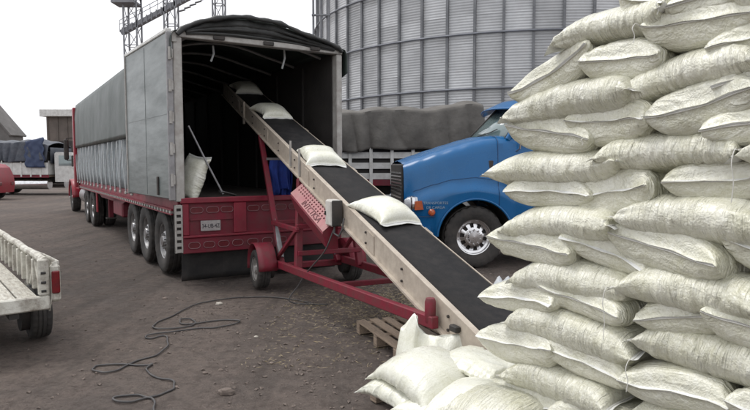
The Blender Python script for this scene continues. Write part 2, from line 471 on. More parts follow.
    def lathe(s, prof, n=32, axis='y', o=(0, 0, 0)):
        """profile of (radius, along)"""
        m = len(prof); vs = []
        for i in range(n):
            t = 2 * PI * i / n
            for r, h in prof:
                x, y = r * math.cos(t), r * math.sin(t)
                q = {'y': (x, h, y), 'x': (h, x, y), 'z': (x, y, h)}[axis]
                vs.append((q[0] + o[0], q[1] + o[1], q[2] + o[2]))
        fs = []
        for i in range(n):
            j = (i + 1) % n
            for k in range(m - 1):
                fs.append((i * m + k, i * m + k + 1, j * m + k + 1, j * m + k))
        return s.add(vs, fs)

    def grid(s, fn, nu, nv, closed_u=False):
        vs = [fn(i / (nu if closed_u else nu - 1), j / (nv - 1)) for i in range(nu) for j in range(nv)]
        fs = []
        for i in range(nu if closed_u else nu - 1):
            ii = (i + 1) % nu
            for j in range(nv - 1):
                fs.append((i * nv + j, ii * nv + j, ii * nv + j + 1, i * nv + j + 1))
        return s.add(vs, fs)

    def mesh(s, name, smooth=35, fix=True):
        me = bpy.data.meshes.new(name)
        me.from_pydata(s.v, [], s.f)
        if fix:
            import bmesh
            bm = bmesh.new(); bm.from_mesh(me)
            bmesh.ops.recalc_face_normals(bm, faces=bm.faces)
            bm.to_mesh(me); bm.free()
        if smooth:
            me.polygons.foreach_set('use_smooth', [True] * len(me.polygons))
            me.set_sharp_from_angle(angle=R(smooth))
        me.update()
        return me

    def build(s, name, material, parent=None, smooth=35, loc=None, rot=None, solid=0.0, fix=True):
        me = s.mesh(name, smooth, fix)
        o = bpy.data.objects.new(name, me)
        me.materials.append(M[material] if isinstance(material, str) else material)
        COL.objects.link(o)
        if parent is not None: o.parent = parent
        if loc is not None: o.location = loc
        if rot is not None: o.rotation_euler = rot
        if solid:
            md = o.modifiers.new('thickness', 'SOLIDIFY'); md.thickness = solid; md.offset = 0
        return o


def B(*a, **k):
    return MB().box(*a, **k)


def tag(o, label=None, cat=None, group=None, kind=None):
    if label: o['label'] = label
    if cat: o['category'] = cat
    if group: o['group'] = group
    if kind: o['kind'] = kind
    return o


def thing(name, label, cat, loc=(0, 0, 0), rotz=0.0, group=None):
    o = bpy.data.objects.new(name, None)
    o.empty_display_size = 0.1
    COL.objects.link(o)
    o.location = loc; o.rotation_euler = (0, 0, rotz)
    return tag(o, label, cat, group)


def copy_tree(o, parent=None):
    c = o.copy(); COL.objects.link(c)
    c.parent = parent
    for ch in list(o.children):
        if ch.name != c.name: copy_tree(ch, c)
    return c


def linked(o, parent, loc=None, rot=None):
    c = o.copy(); COL.objects.link(c); c.parent = parent
    if loc is not None: c.location = loc
    if rot is not None: c.rotation_euler = rot
    return c


def text_mesh(name, body, size, material, parent, loc, rot, extrude=0.001, spacing=1.0, sx=1.0):
    cu = bpy.data.curves.new(name, 'FONT')
    cu.body = body; cu.size = size; cu.extrude = extrude; cu.align_x = 'CENTER'; cu.align_y = 'CENTER'
    cu.space_character = spacing
    tmp = bpy.data.objects.new('tmp', cu); COL.objects.link(tmp)
    dg = bpy.context.evaluated_depsgraph_get()
    me = bpy.data.meshes.new_from_object(tmp.evaluated_get(dg))
    bpy.data.objects.remove(tmp)
    me.materials.clear(); me.materials.append(M[material])
    o = bpy.data.objects.new(name, me); COL.objects.link(o)
    o.parent = parent; o.location = loc; o.rotation_euler = rot; o.scale = (sx, 1, 1)
    return o


def fbm(x, y, seed=0, octs=4):
    """cheap smooth noise made of rotated sines, vectorised"""
    rg = np.random.RandomState(seed)
    out = np.zeros_like(x); a = 1.0; f = 1.0
    for k in range(octs):
        for j in range(3):
            an = rg.rand() * 2 * PI; ph = rg.rand() * 2 * PI; fr = f * (0.7 + 0.6 * rg.rand())
            out = out + a / 3 * np.sin((x * math.cos(an) + y * math.sin(an)) * fr + ph + 0.8 * np.sin((x * math.sin(an) - y * math.cos(an)) * fr * 0.7 + ph * 2))
        a *= 0.5; f *= 2.1
    return out


def wheel(parent, loc, rad=0.53, wid=0.29, face=1, rim='alu', rim_r=None, holes=10, name='wheel', dual=False, dish=0.0):
    """axle along local y; face=+1 looks to +y. wheel > tyre, rim"""
    rim_r = rim_r or rad * 0.55
    s = face
    hub = MB().lathe([(0.0, s * 0.02), (rim_r * .30, s * 0.02), (rim_r * .34, -s * .02), (rim_r * .34, -s * .06), (rim_r * .9, -s * .065), (rim_r * .92, -s * .2), (0, -s * .2)], 24).build(name, 'chassis', parent, loc=loc)
    h = wid / 2
    yo = s * (0.02 - h + 0.05)            # tyre centre so that the outer sidewall sits near the hub face
    prof = [(rim_r * .97, -h * .72), (rim_r * 1.06, -h * .86), (rad * .80, -h), (rad * .93, -h * .93), (rad * .975, -h * .80), (rad * .985, -h * .45), (rad * .965, -h * .42), (rad * .965, -h * .36), (rad, -h * .33),
            (rad, -h * .06), (rad * .97, -h * .04), (rad * .97, h * .04), (rad, h * .06), (rad, h * .33), (rad * .965, h * .36), (rad * .965, h * .42), (rad * .985, h * .45), (rad * .975, h * .80), (rad * .93, h * .93), (rad * .80, h), (rim_r * 1.06, h * .86), (rim_r * .97, h * .72)]
    n = 72
    mb = MB(); vs = []
    for i in range(n):
        t = 2 * PI * i / n
        for k, (r, y) in enumerate(prof):
            if i % 3 == 0 and k in (3, 4, 5, 16, 17, 18): r *= 0.965
            vs.append((r * math.cos(t), y + yo, r * math.sin(t)))
    m = len(prof)
    fs = [(i * m + k, i * m + k + 1, ((i + 1) % n) * m + k + 1, ((i + 1) % n) * m + k) for i in range(n) for k in range(m - 1)]
    mb.add(vs, fs).build('tyre', 'rubber', hub, smooth=40)
    if dual:
        mb2 = MB().add([(v[0], v[1] - s * (wid + 0.04), v[2]) for v in vs], fs)
        mb2.build('tyre', 'rubber', hub, smooth=40)
    # rim: ring + disc with hand holes
    rb = MB(); yr = yo + s * h * .74
    rb.lathe([(rim_r * .80, yr - s * .07), (rim_r * .90, yr - s * .055), (rim_r * .93, yr - s * .01), (rim_r * 1.0, yr), (rim_r * 1.05, yr + s * .012), (rim_r * 1.05, yr - s * .02), (rim_r * .97, yr - s * .03)], 48)
    ns = holes * 4
    rr = [rim_r * .80, rim_r * .76, rim_r * .53, rim_r * .47, rim_r * .34, rim_r * .30, 0.0]
    yy = [yr - s * .07, yr - s * .06, yr - s * (.03 - dish), yr - s * (.02 - dish), yr - s * (.02 - dish), yr + s * .02, yr + s * .025]
    vs = []
    for i in range(ns):
        t = 2 * PI * i / ns
        for r, y in zip(rr, yy): vs.append((r * math.cos(t), y, r * math.sin(t)))
    fs = []; q = len(rr)
    for i in range(ns):
        j = (i + 1) % ns
        for k in range(q - 1):
            if k == 1 and i % 4 in (0, 1): continue
            fs.append((i * q + k, i * q + k + 1, j * q + k + 1, j * q + k))
    rb.add(vs, fs)
    ro = rb.build('rim', rim, hub)
    nb = MB()
    for i in range(holes):
        t = 2 * PI * (i + .5) / holes
        c = rim_r * .41
        p = Vector((c * math.cos(t), yr - s * (.02 - dish), c * math.sin(t)))
        nb.cyl(p, p + Vector((0, s * .03, 0)), rim_r * .045, n=6)
    tag(nb.build('wheel_nuts', rim, hub), kind='stuff')
    return hub


def catmull(P, k=8):
    P = [np.array(p, float) for p in P]
    out = []
    Q = [2 * P[0] - P[1]] + P + [2 * P[-1] - P[-2]]
    for i in range(1, len(Q) - 2):
        for j in range(k):
            t = j / k
            a, b, c, d = Q[i - 1], Q[i], Q[i + 1], Q[i + 2]
            out.append(.5 * ((2 * b) + (-a + c) * t + (2 * a - 5 * b + 4 * c - d) * t * t + (-a + 3 * b - 3 * c + d) * t ** 3))
    out.append(P[-1])
    return out


# ================================================================== SETTING: ground
def ground_h(x, y):
    d = np.hypot(x, y - 8)
    k = np.exp(-(d / 30.0) ** 2)
    # shallow tyre ruts running along the parked trailer's direction
    tt = x * 0.848 + y * 0.53
    rut = -0.014 * (np.exp(-((tt - 1.1) / 0.22) ** 2) + np.exp(-((tt + 0.9) / 0.24) ** 2) + np.exp(-((tt - 2.9) / 0.2) ** 2))
    return (0.012 * fbm(x * 1.1, y * 1.1, 3, 4) + rut * 0.7) * k - 0.012


def build_ground():
    n = 300
    a = np.linspace(-1, 1, n)
    g = 600 * np.sinh(a * 5.2) / math.sinh(5.2)
    X, Y = np.meshgrid(g, g + 7.0, indexing='ij')
    Z = ground_h(X, Y)
    vs = np.stack([X, Y, Z], -1).reshape(-1, 3)
    ii, jj = np.meshgrid(np.arange(n - 1), np.arange(n - 1), indexing='ij')
    q = (ii * n + jj).ravel()
    fs = np.stack([q, q + n, q + n + 1, q + 1], -1)
    me = bpy.data.meshes.new('ground')
    me.from_pydata(vs.tolist(), [], fs.tolist())
    me.polygons.foreach_set('use_smooth', [True] * len(me.polygons))
    me.materials.append(M['ground'])
    o = bpy.data.objects.new('ground', me); COL.objects.link(o)
    tag(o, kind='structure')


build_ground()

# ================================================================== SILO
SILO_C = (7.2, 30.4); SILO_R = 10.0; NB = 64; TIER = 0.95


def build_silo():
    t = thing('grain_silo', 'huge galvanised corrugated grain silo with vertical ribs behind the parked trucks', 'silo', (SILO_C[0], SILO_C[1], 0))
    dphi = 2 * PI / NB
    face = math.atan2(-SILO_C[1], -SILO_C[0])       # direction from the silo axis towards the yard
    rows = 39
    # one corrugated sheet, shared by all panels
    vs = []; fs = []
    nc = 3
    for i in range(rows):
        z = TIER * i / (rows - 1)
        r = SILO_R + 0.008 * math.cos(2 * PI * z / 0.095)
        for j in range(nc):
            an = -dphi / 2 + dphi * j / (nc - 1)
            vs.append((r * math.cos(an), r * math.sin(an), z))
    for i in range(rows - 1):
        for j in range(nc - 1):
            fs.append((i * nc + j, i * nc + j + 1, (i + 1) * nc + j + 1, (i + 1) * nc + j))
    first = MB().add(vs, fs).build('wall_panel', 'galv', t, smooth=60)
    k0, k1 = -6, 15
    used = False
    NT = 12
    for k in range(k0, k1):
        for tier in range(NT):
            if tier < 1: continue
            o = first if not used else linked(first, t)
            used = True
            o.location = (0, 0, 0.3 + tier * TIER)
            o.rotation_euler = (0, 0, face - k * dphi)
    # rib: channel standing off the sheet
    H = 13.0
    rb = MB()
    rb.box(SILO_R + .016, SILO_R + .10, -.014, .014, 0.02, H)
    rb.box(SILO_R + .085, SILO_R + .105, -.075, .0135, 0.02, H)
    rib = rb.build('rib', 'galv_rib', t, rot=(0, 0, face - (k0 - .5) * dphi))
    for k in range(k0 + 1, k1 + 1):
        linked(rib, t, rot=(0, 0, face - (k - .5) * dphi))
    # rest of the wall in one sheet
    a0 = face - (k1 - .5) * dphi; a1 = face - (k0 - .5) * dphi - 2 * PI
    mb = MB()
    mb.grid(lambda u, v: (SILO_R * math.cos(a0 + (a1 - a0) * u), SILO_R * math.sin(a0 + (a1 - a0) * u), v * H), 60, 2)
    b0 = face - (k0 - .5) * dphi; b1 = face - (k1 - .5) * dphi
    mb.grid(lambda u, v: ((SILO_R - .01) * math.cos(b0 + (b1 - b0) * u), (SILO_R - .01) * math.sin(b0 + (b1 - b0) * u), 0.3 + NT * TIER + v * (H - .3 - NT * TIER)), 30, 2)
    mb.grid(lambda u, v: ((SILO_R - .01) * math.cos(b0 + (b1 - b0) * u), (SILO_R - .01) * math.sin(b0 + (b1 - b0) * u), v * (.3 + TIER)), 30, 2)
    tag(mb.build('wall_sheet', 'galv', t), kind='stuff')
    for z in (2.55, 4.4, 6.28, 8.15, 10.0, 11.9):
        ring = MB()
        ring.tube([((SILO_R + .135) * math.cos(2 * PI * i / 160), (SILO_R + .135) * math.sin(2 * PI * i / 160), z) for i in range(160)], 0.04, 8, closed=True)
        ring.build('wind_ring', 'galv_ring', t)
    MB().lathe([(SILO_R + .1, H - .05), (SILO_R + .12, H), (.8, H + 4.6), (.8, H + 5.0), (0, H + 5.0)], 64, 'z').build('roof', 'galv', t)
    MB().lathe([(SILO_R + .35, -.03), (SILO_R + .35, .28), (SILO_R - .2, .3)], 64, 'z').build('footing', 'grey_wall', t)


build_silo()

# ================================================================== steel elevator tower with inclined conveyor
def lattice(mb, x, y, wd, z0, z1, step, r=0.05):
    c = [(x - wd / 2, y - wd / 2), (x + wd / 2, y - wd / 2), (x + wd / 2, y + wd / 2), (x - wd / 2, y + wd / 2)]
    for cx, cy in c:
        mb.beam((cx, cy, z0), (cx, cy, z1), r * 2, r * 2)
    z = z0 + step; k = 0
    while z < z1:
        for i in range(4):
            a, b = c[i], c[(i + 1) % 4]
            mb.beam((*a, z), (*b, z), r, r)
            p, q = ((*a, z - step), (*b, z)) if k % 2 == 0 else ((*b, z - step), (*a, z))
            mb.beam(p, q, r * .8, r * .8)
        z += step; k += 1


def build_tower():
    Y = 45.0
    px = lambda x: (x - 375) / 600 * Y
    pz = lambda y: 1.8 + (164 - y) / 600 * Y
    t = thing('elevator_tower', 'grey steel lattice elevator towers with an inclined conveyor beyond the long trailer', 'tower', (px(178), Y, 0))
    ox = px(178)
    for x, wd, top in ((137, .95, 17), (175, .8, 17), (222, .75, 16)):
        mb = MB(); lattice(mb, px(x) - ox, 0, wd, 0, top, 1.5, .05)
        mb.build('lattice_leg', 'tower', t, smooth=0)
    # inclined enclosed conveyor
    a = Vector((px(127) - ox, -.2, pz(36))); b = Vector((px(232) - ox, -.2, pz(-18)))
    mb = MB(); mb.beam(a, b, .5, .34, .03)
    d = (b - a)
    for k in range(22):
        p = a + d * (k + .5) / 22
        mb.beam(p + Vector((0, -.28, -.3)), p + Vector((0, -.28, .24)), .09, .07)
    mb.build('conveyor_gallery', 'tower', t)
    hr = MB()
    for off in (.55, .85):
        hr.beam(a + Vector((0, -.3, off)), b + Vector((0, -.3, off)), .035, .035)
    for k in range(15):
        p = a + d * k / 14
        hr.beam(p + Vector((0, -.3, 0)), p + Vector((0, -.3, .85)), .035, .035)
    hr.build('handrail', 'tower', t, smooth=0)
    pf = MB()
    pf.box(px(121) - ox, px(143) - ox, -.9, .6, pz(9), pz(6), .02)
    pf.build('platform', 'tower', t)
    pf = MB()
    pf.box(px(133) - ox, px(151) - ox, -.9, .6, pz(1.5), pz(-1.5), .02)
    pf.build('platform', 'tower', t)
    hd = MB(); hd.box(px(139) - ox, px(146) - ox, -.3, .3, pz(3), pz(-14), .05)
    hd.build('elevator_head', 'tower', t)
    pl = MB()
    for k in range(9):
        q = a + d * (.50 + .05 * k) + Vector((.5, -.6, -.62))
        pl.beam(q, q + Vector((.45, 0, .12)), .25, .05)
    pl.build('walkway_brackets', 'tower', t)
    # thin standing pipes just left of the silo
    t2 = thing('pipe_mast', 'thin steel pipe mast with clamps close to the silo wall', 'mast', ((319 - 375) / 600 * 24, 24, 0))
    for k, dx in enumerate((-.18, 0.12, .42)):
        MB().cyl((dx, 0, 0), (dx, 0, 13), .045, n=8).build('pipe', 'tower', t2)
    c = MB()
    for z in (3, 4.5, 6, 7.6, 9.2, 10.8, 12.4):
        c.box(-.24, .48, -.06, .06, z, z + .06)
    c.box(-.55, .05, -.2, .2, 6.5, 6.56)
    c.box(-.45, -.2, -.15, .15, 6.6, 6.8, .03)
    c.build('clamps', 'tower', t2)


build_tower()

# ================================================================== far left: shed, building
def build_far():
    Y = 60.0
    px = lambda x: (x - 375) / 600 * Y
    pz = lambda y: 1.8 + (164 - y) / 600 * Y
    x0, x1 = px(47), px(100)
    t = thing('open_shed', 'tall brown sheet shed with a pale roof edge beyond the tarped trucks', 'shed', (x0, Y, 0))
    L = x1 - x0
    B(0.1, L, .1, 8, 0, pz(117), .03).build('wall', 'brown_wall', t)
    B(-.3, L, -.4, 8.3, pz(117), pz(110), .03).build('roof', 'white_paint', t)
    for k in range(6):
        B(.25 + k * .95, .33 + k * .95, .03, .12, 0, pz(117.3)).build('batten', 'brown_wall', t)
    B(.8, L - 1, .04, .3, 0, 4.1, .02).build('door', 'chassis', t)
    Y2 = 75.0
    px2 = lambda x: (x - 375) / 600 * Y2
    pz2 = lambda y: 1.8 + (164 - y) / 600 * Y2
    t = thing('gabled_building', 'grey gabled warehouse at the far end of the yard', 'building', (px2(-30), Y2, 0))
    hw = px2(11) - px2(-30)
    MB().prism([(-hw, 0), (hw, 0), (hw, pz2(134)), (0.4, pz2(88)), (-hw, pz2(134))], 0, 3).build('wall', 'grey_wall', t)
    for s in (-1, 1):
        MB().beam((.4, 1.5, pz2(88) + .1), (s * (hw + .3), 1.5, pz2(134) - .2), 3.4, .2).build('roof', 'grey_wall', t)
    for k in range(4):
        w_ = B(-3.4 + k * 2.1, -2.2 + k * 2.1, -.06, .03, 3.2, 4.6).build('window', 'white_paint', t)
        B(-3.3 + k * 2.1, -2.3 + k * 2.1, -.09, -.055, 3.3, 4.5).build('pane', 'glass', w_)
    B(-1.4, 1.4, -.07, .02, 0, 2.9, .01).build('door', 'steel', t)


build_far()

# ================================================================== LONG RED TRAILER
TR_A = (-2.839, 8.771, 0); TR_ROT = R(32)


def build_trailer():
    t = thing('semi_trailer', 'long red semi trailer with dark tarp roof, its rear open for loading sacks', 'trailer', TR_A, TR_ROT)
    W, LN, ZF, ZT = 2.62, 12.75, 1.27, 3.66
    rnd = random.Random(4)
    for x in (.78, 1.78):
        mb = MB(); mb.box(x - .05, x + .05, .35, 9.6, .84, .87); mb.box(x - .012, x + .012, .35, 9.6, .87, 1.10); mb.box(x - .05, x + .05, .35, 12.3, 1.10, 1.17)
        mb.build('chassis_beam', 'red_tail', t)
    mb = MB()
    for k in range(24):
        mb.box(.08, W - .08, .5 + k * .5, .56 + k * .5, 1.08, 1.165)
    tag(mb.build('cross_members', 'red_tail', t, smooth=0), kind='stuff')
    B(.05, W - .05, .06, LN - .05, 1.172, ZF, .005).build('bed_floor', 'floor_dark', t)
    # side rails with a perforated rub rail
    for s, x in ((-1, 0.0), (1, W)):
        B(x - .03, x + .03, .1, LN, 1.07, ZF + .02, .008).build('side_rail', 'red', t)
        mb = MB()
        xo = x + s * .075
        mb.box(xo - .012, xo + .012, .25, LN - .3, 1.035, 1.055); mb.box(xo - .012, xo + .012, .25, LN - .3, 1.10, 1.125)
        mb.build('rub_rail', 'red', t, smooth=0)
        sp = B(min(x + s * .032, xo + s * .014), max(x + s * .032, xo + s * .014), 0, .085, 1.057, 1.098).build('rub_rail_spacer', 'post', t, smooth=0, loc=(0, .3, 0))
        for k in range(1, 59):
            linked(sp, t, loc=(0, .3 + k * .205, 0))
    # side walls (boards) inside
    for x in (0.045, W - .045):
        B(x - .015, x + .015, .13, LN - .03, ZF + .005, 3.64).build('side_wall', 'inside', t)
    B(.06, W - .06, LN - .06, LN, ZF + .005, 3.7).build('front_wall', 'cab_red', t)
    for x in (-.17, W + .07):
        B(x, x + .10, LN + .03, LN + .30, 1.05, 3.62, .02).build('front_post', 'cab_red', t)
    for y in np.arange(1.2, 12.4, 1.2):
        for x in (0.08, W - .08):
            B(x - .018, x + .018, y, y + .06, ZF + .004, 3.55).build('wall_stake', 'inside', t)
    # outer curtain with vertical folds on the left, plain one on the right
    for s, x in ((-1, -.035), (1, W + .035)):
        def fn(u, v, s=s, x=x):
            y = .5 + u * (LN - .6); z = ZF + .03 + v * 1.2
            f = .034 * math.sin(y * 7 + 1.6 * math.sin(y * 2.1) + v) + .014 * math.sin(y * 19 + 3 * v)
            return (x + s * (.02 + f * (1 - .5 * abs(v - .5))), y, z)
        MB().grid(fn, 260, 6).build('side_curtain', 'curtain', t, smooth=80, solid=.004)
    # lashing rope zig-zag over the left curtain
    k = 0; y = 2.9
    while y < LN - .5:
        dy = .62 + .12 * rnd.random()
        MB().tube([(-.10, y, 2.29), (-.125, y + dy * .25, 1.8), (-.11, y + dy * .5, 1.22), (-.125, y + dy * .75, 1.75), (-.10, y + dy, 2.29)], .013, 6).build('lashing_rope', 'rope', t)
        y += dy
        B(-.13, -.095, y - dy * .5 - .07, y - dy * .5 + .07, 1.2, 1.25, .008).build('rope_hook', 'post', t)
    # roof bows
    def prof(u):            # across: 0..1
        x = u * W
        k = u / .38 if u < .38 else (1 - u) / .62
        return x, ZT + .32 * (1 - (1 - k) ** 1.7) + .012 * math.sin(u * 14)
    for y in [0.5 + 1.12 * k for k in range(11)]:
        MB().tube([(prof(u)[0] * .97 + .03, y, prof(u)[1] - .06) for u in np.linspace(0.01, .99, 15)], .024, 6).build('roof_bow', 'steel', t)
    # tarp over the roof, hanging half way down the sides
    rg = np.random.RandomState(3)
    def tarp_pt(u, v):
        y = -.10 + u * (LN + .12)
        drop = 1.38 if y > 2.75 else .40 + .05 * math.sin(y * 5)
        if 2.55 < y <= 2.75: drop = 1.0
        sag = .035 * math.cos((y - .5) / 1.12 * 2 * PI)
        a = (v - .5) * 2
        fold = .010 * math.sin(y * 2.6 + 2 * math.sin(y * 1.1)) + .004 * math.sin(y * 9 + v * 8)
        if abs(a) < .5:
            uu = a + .5
            x, z = prof(uu)
            return (x, y, z + .03 + sag * (1 - abs(2 * uu - 1)) + fold * .5)
        k = (abs(a) - .5) / .5
        s = -1 if a < 0 else 1
        x = (-.05 if a < 0 else W + .05) + s * (.05 * math.sin(min(k * 3, 1) * PI / 2) + fold * 1.2 * k + .025)
        return (x, y, ZT + .03 - k * drop)
    MB().grid(tarp_pt, 180, 61).build('roof_tarp', 'tarp', t, smooth=70, solid=.006)
    # bunched black tarp rolled over the rear header
    P = []
    for u in np.linspace(-.012, 1.012, 40):
        uu = min(max(u, 0), 1); x, z = prof(uu)
        if u < 0: z -= .05
        if u > 1: z -= .05
        P.append((x + (u - uu) * W, -.1 + .015 * math.sin(u * 21), z + .035 + .006 * math.sin(u * 23)))
    MB().tube(P, [.034 + .007 * math.sin(i * 1.7) + .005 * math.sin(i * .9) for i in range(40)], 9).build('tarp_edge_roll', 'tarp_black', t, smooth=60)
    # dark gable cloth between header and tarp
    vs = []; n = 24
    for i in range(n):
        x, z = prof(i / (n - 1)); vs += [(x, .02 + .02 * math.sin(i), ZT - .02), (x, -.06 + .015 * math.sin(i * 1.3), z + .02)]
    MB().add(vs, [(2 * i, 2 * i + 2, 2 * i + 3, 2 * i + 1) for i in range(n - 1)]).build('gable_cloth', 'tarp_black', t, smooth=70, solid=.01)
    for dz, ph in ((.07, 0), (.16, 1), (.24, 2)):
        MB().tube([(prof(u)[0], -.055 - .02 * math.sin(u * 7 + ph), ZT + .0 + (prof(u)[1] - ZT) * (dz / .32)) for u in np.linspace(.04, .96, 24)], .02, 6).build('tarp_fold', 'tarp_black', t)
    # rear frame
    def post(x0, x1):
        mb = MB(); mb.box(x0, x1, -.05, .12, ZF - .02, ZT - .045, .012)
        return mb.build('rear_post', 'post', t)
    post(-.08, .045); post(W - .05, W + .05)
    hd = B(-.09, W + .06, -.05, .10, ZT - .04, ZT + .045, .01).build('header_bar', 'post', t)
    for x in (.5, 1.28, 2.08):
        B(x, x + .17, -.085, -.052, ZT - .028, ZT + .03, .008).build('latch', 'chassis', hd)
    B(-.1, -.03, -.07, -.052, ZT - .12, ZT + .02, .004).build('corner_plate', 'post', t)
    # open rear door folded round to the left side, hinged on the left post
    dt = MB(); dw = 2.5; da = R(3)
    door = dt.box(-.025, .025, 0, dw, ZF + .02, ZT + .02, .01).build('door', 'door', t, loc=(-.13, .0, 0), rot=(0, 0, da))
    B(-.04, .04, -.02, dw + .02, ZT + .021, ZT + .075, .01).build('door_edge', 'white_paint', door)
    B(-.045, .045, -.05, .0, ZF, ZT + .02, .01).build('door_edge', 'steel', door)
    B(-.045, .045, dw, dw + .04, ZF, ZT + .02, .01).build('door_edge', 'post', door)
    B(-.029, -.0255, 1.24, 1.252, ZF + .05, ZT - .02).build('door_seam', 'door', door)
    B(-.029, -.0255, .02, dw - .02, 2.52, 2.53).build('door_seam', 'door', door)
    B(-.05, -.026, .55, .62, ZF + .06, ZF + .34, .008).build('door_bolt', 'chassis', door)
    for z in (1.5, 1.95, 2.4, 2.85, 3.3):
        h = MB(); h.box(-.15, -.09, -.085, -.02, z, z + .14, .01); h.cyl((-.135, -.075, z - .02), (-.135, -.075, z + .16), .022, n=10)
        h.build('hinge', 'post', t)
    # red tail panel
    B(.06, W - .02, .0, .06, .5, ZF - .02, .01).build('tail_panel', 'red_tail', t)
    B(-.02, W + .04, -.055, -.002, ZF - .05, ZF + .035, .012).build('tail_sill', 'red', t)
    B(.0, W + .02, -.09, -.002, .715, .745, .006).build('tail_ledge', 'red', t)
    B(.0, W + .02, -.065, -.002, .48, .712, .01).build('tail_beam', 'red_tail', t)
    for x0, x1 in ((.0, .10), (.78, .98), (2.08, 2.2), (W - .1, W + .02)):
        B(x0, x1, -.045, -.003, .748, ZF - .055, .01).build('tail_rib', 'red', t)
    B(.12, .77, -.022, -.003, .96, .985, .003).build('tail_strip', 'red_tail', t)
    # pill-shaped lamp frames
    def pill(x, z, wd, ht, y, lens):
        pts = []
        r = ht / 2
        for i in range(9): pts.append((x + wd / 2 - r + r * math.cos(-PI / 2 + PI * i / 8), y, z + r * math.sin(-PI / 2 + PI * i / 8)))
        for i in range(9): pts.append((x - wd / 2 + r + r * math.cos(PI / 2 + PI * i / 8), y, z + r * math.sin(PI / 2 + PI * i / 8)))
        l = MB().prism([(p[0], p[2]) for p in pts], y - .004, y + .006).build('marker_lamp', lens, t)
        MB().tube([(p[0], y - .006, p[2]) for p in pts], .005, 5, closed=True).build('lamp_frame', 'lamp_rim', l)
    for x in (.22, .46, .68): pill(x, 1.115, .19, .085, -.008, 'lens_dark')
    for x in (1.10, 1.33, 1.56, 1.79, 2.0): pill(x, 1.115, .19, .085, -.008, 'lens_dark')
    for x in (.16, .38, .60, .82, 1.06, 1.3, 1.54): pill(x, .60, .17, .09, -.07, 'lens_dark')
    # plate
    pl = B(.27, .57, -.036, -.024, .80, .955, .004).build('licence_plate', 'plate', t)
    text_mesh('plate_characters', '34-UB-4Z', .085, 'ink', pl, (.42, -.0385, .872), (PI / 2, 0, 0), sx=.78)
    # white perforated edge bracket
    mb = MB(); mb.box(-.105, -.085, -.06, -.035, .50, 1.2); mb.box(-.02, .0, -.06, -.035, .50, 1.2)
    for k in range(8): mb.box(-.0845, -.0205, -.06, -.035, .505 + k * .093, .555 + k * .093)
    mb.build('edge_bracket', 'post', t, smooth=0)
    B(-.1, -.01, -.03, .05, .49, 1.2).build('bracket_back', 'chassis', t)
    # mud flap across the rear
    def flap(u, v):
        return (.02 + u * (W - .04), .10 + .03 * math.sin(u * 5) + .05 * (1 - v), .04 + v * .46)
    MB().grid(flap, 20, 6).build('mud_flap', 'black', t, smooth=60, solid=.012)
    # axles
    for y in (1.25, 2.58, 3.83):
        MB().cyl((.25, y, .53), (W - .25, y, .53), .075, n=14).build('axle', 'chassis', t)
        B(.72, .86, y - .45, y + .45, .62, .72, .02).build('leaf_spring', 'chassis', t)
        B(W - .86, W - .72, y - .45, y + .45, .62, .72, .02).build('leaf_spring', 'chassis', t)
        for s, x in ((1, .04), (-1, W - .04)):
            h = wheel(t, (x, y, .535), .535, .29, s, 'alu', dual=True)
            h.rotation_euler = (0, 0, PI / 2)
    # landing gear, boxes under the bed
    for x in (.35, W - .35):
        lg = B(x - .06, x + .06, 9.0, 9.12, .32, 1.1, .01).build('landing_leg', 'red_tail', t)
        B(x - .13, x + .13, 8.94, 9.18, .28, .32, .01).build('foot', 'chassis', lg)
    B(.02, .5, 5.2, 6.4, .62, 1.04, .03).build('tool_box', 'red_tail', t)
    mb = MB(); mb.prism([(4.6, 1.04), (8.9, 1.04), (8.3, .93), (5.1, .93)], .02, .06, 'x')
    mb.build('side_skirt', 'red_tail', t)
    # interior hanging straps
    for x, y, z0, z1 in ((.62, .35, 3.62, 3.38), (1.78, .3, 3.7, 3.36)):
        MB().tube([(x, y, z0), (x + .01, y, (z0 + z1) / 2), (x - .03, y + .02, z1)], .016, 6).build('hanging_strap', 'rope', t)
    return t


trailer = build_trailer()

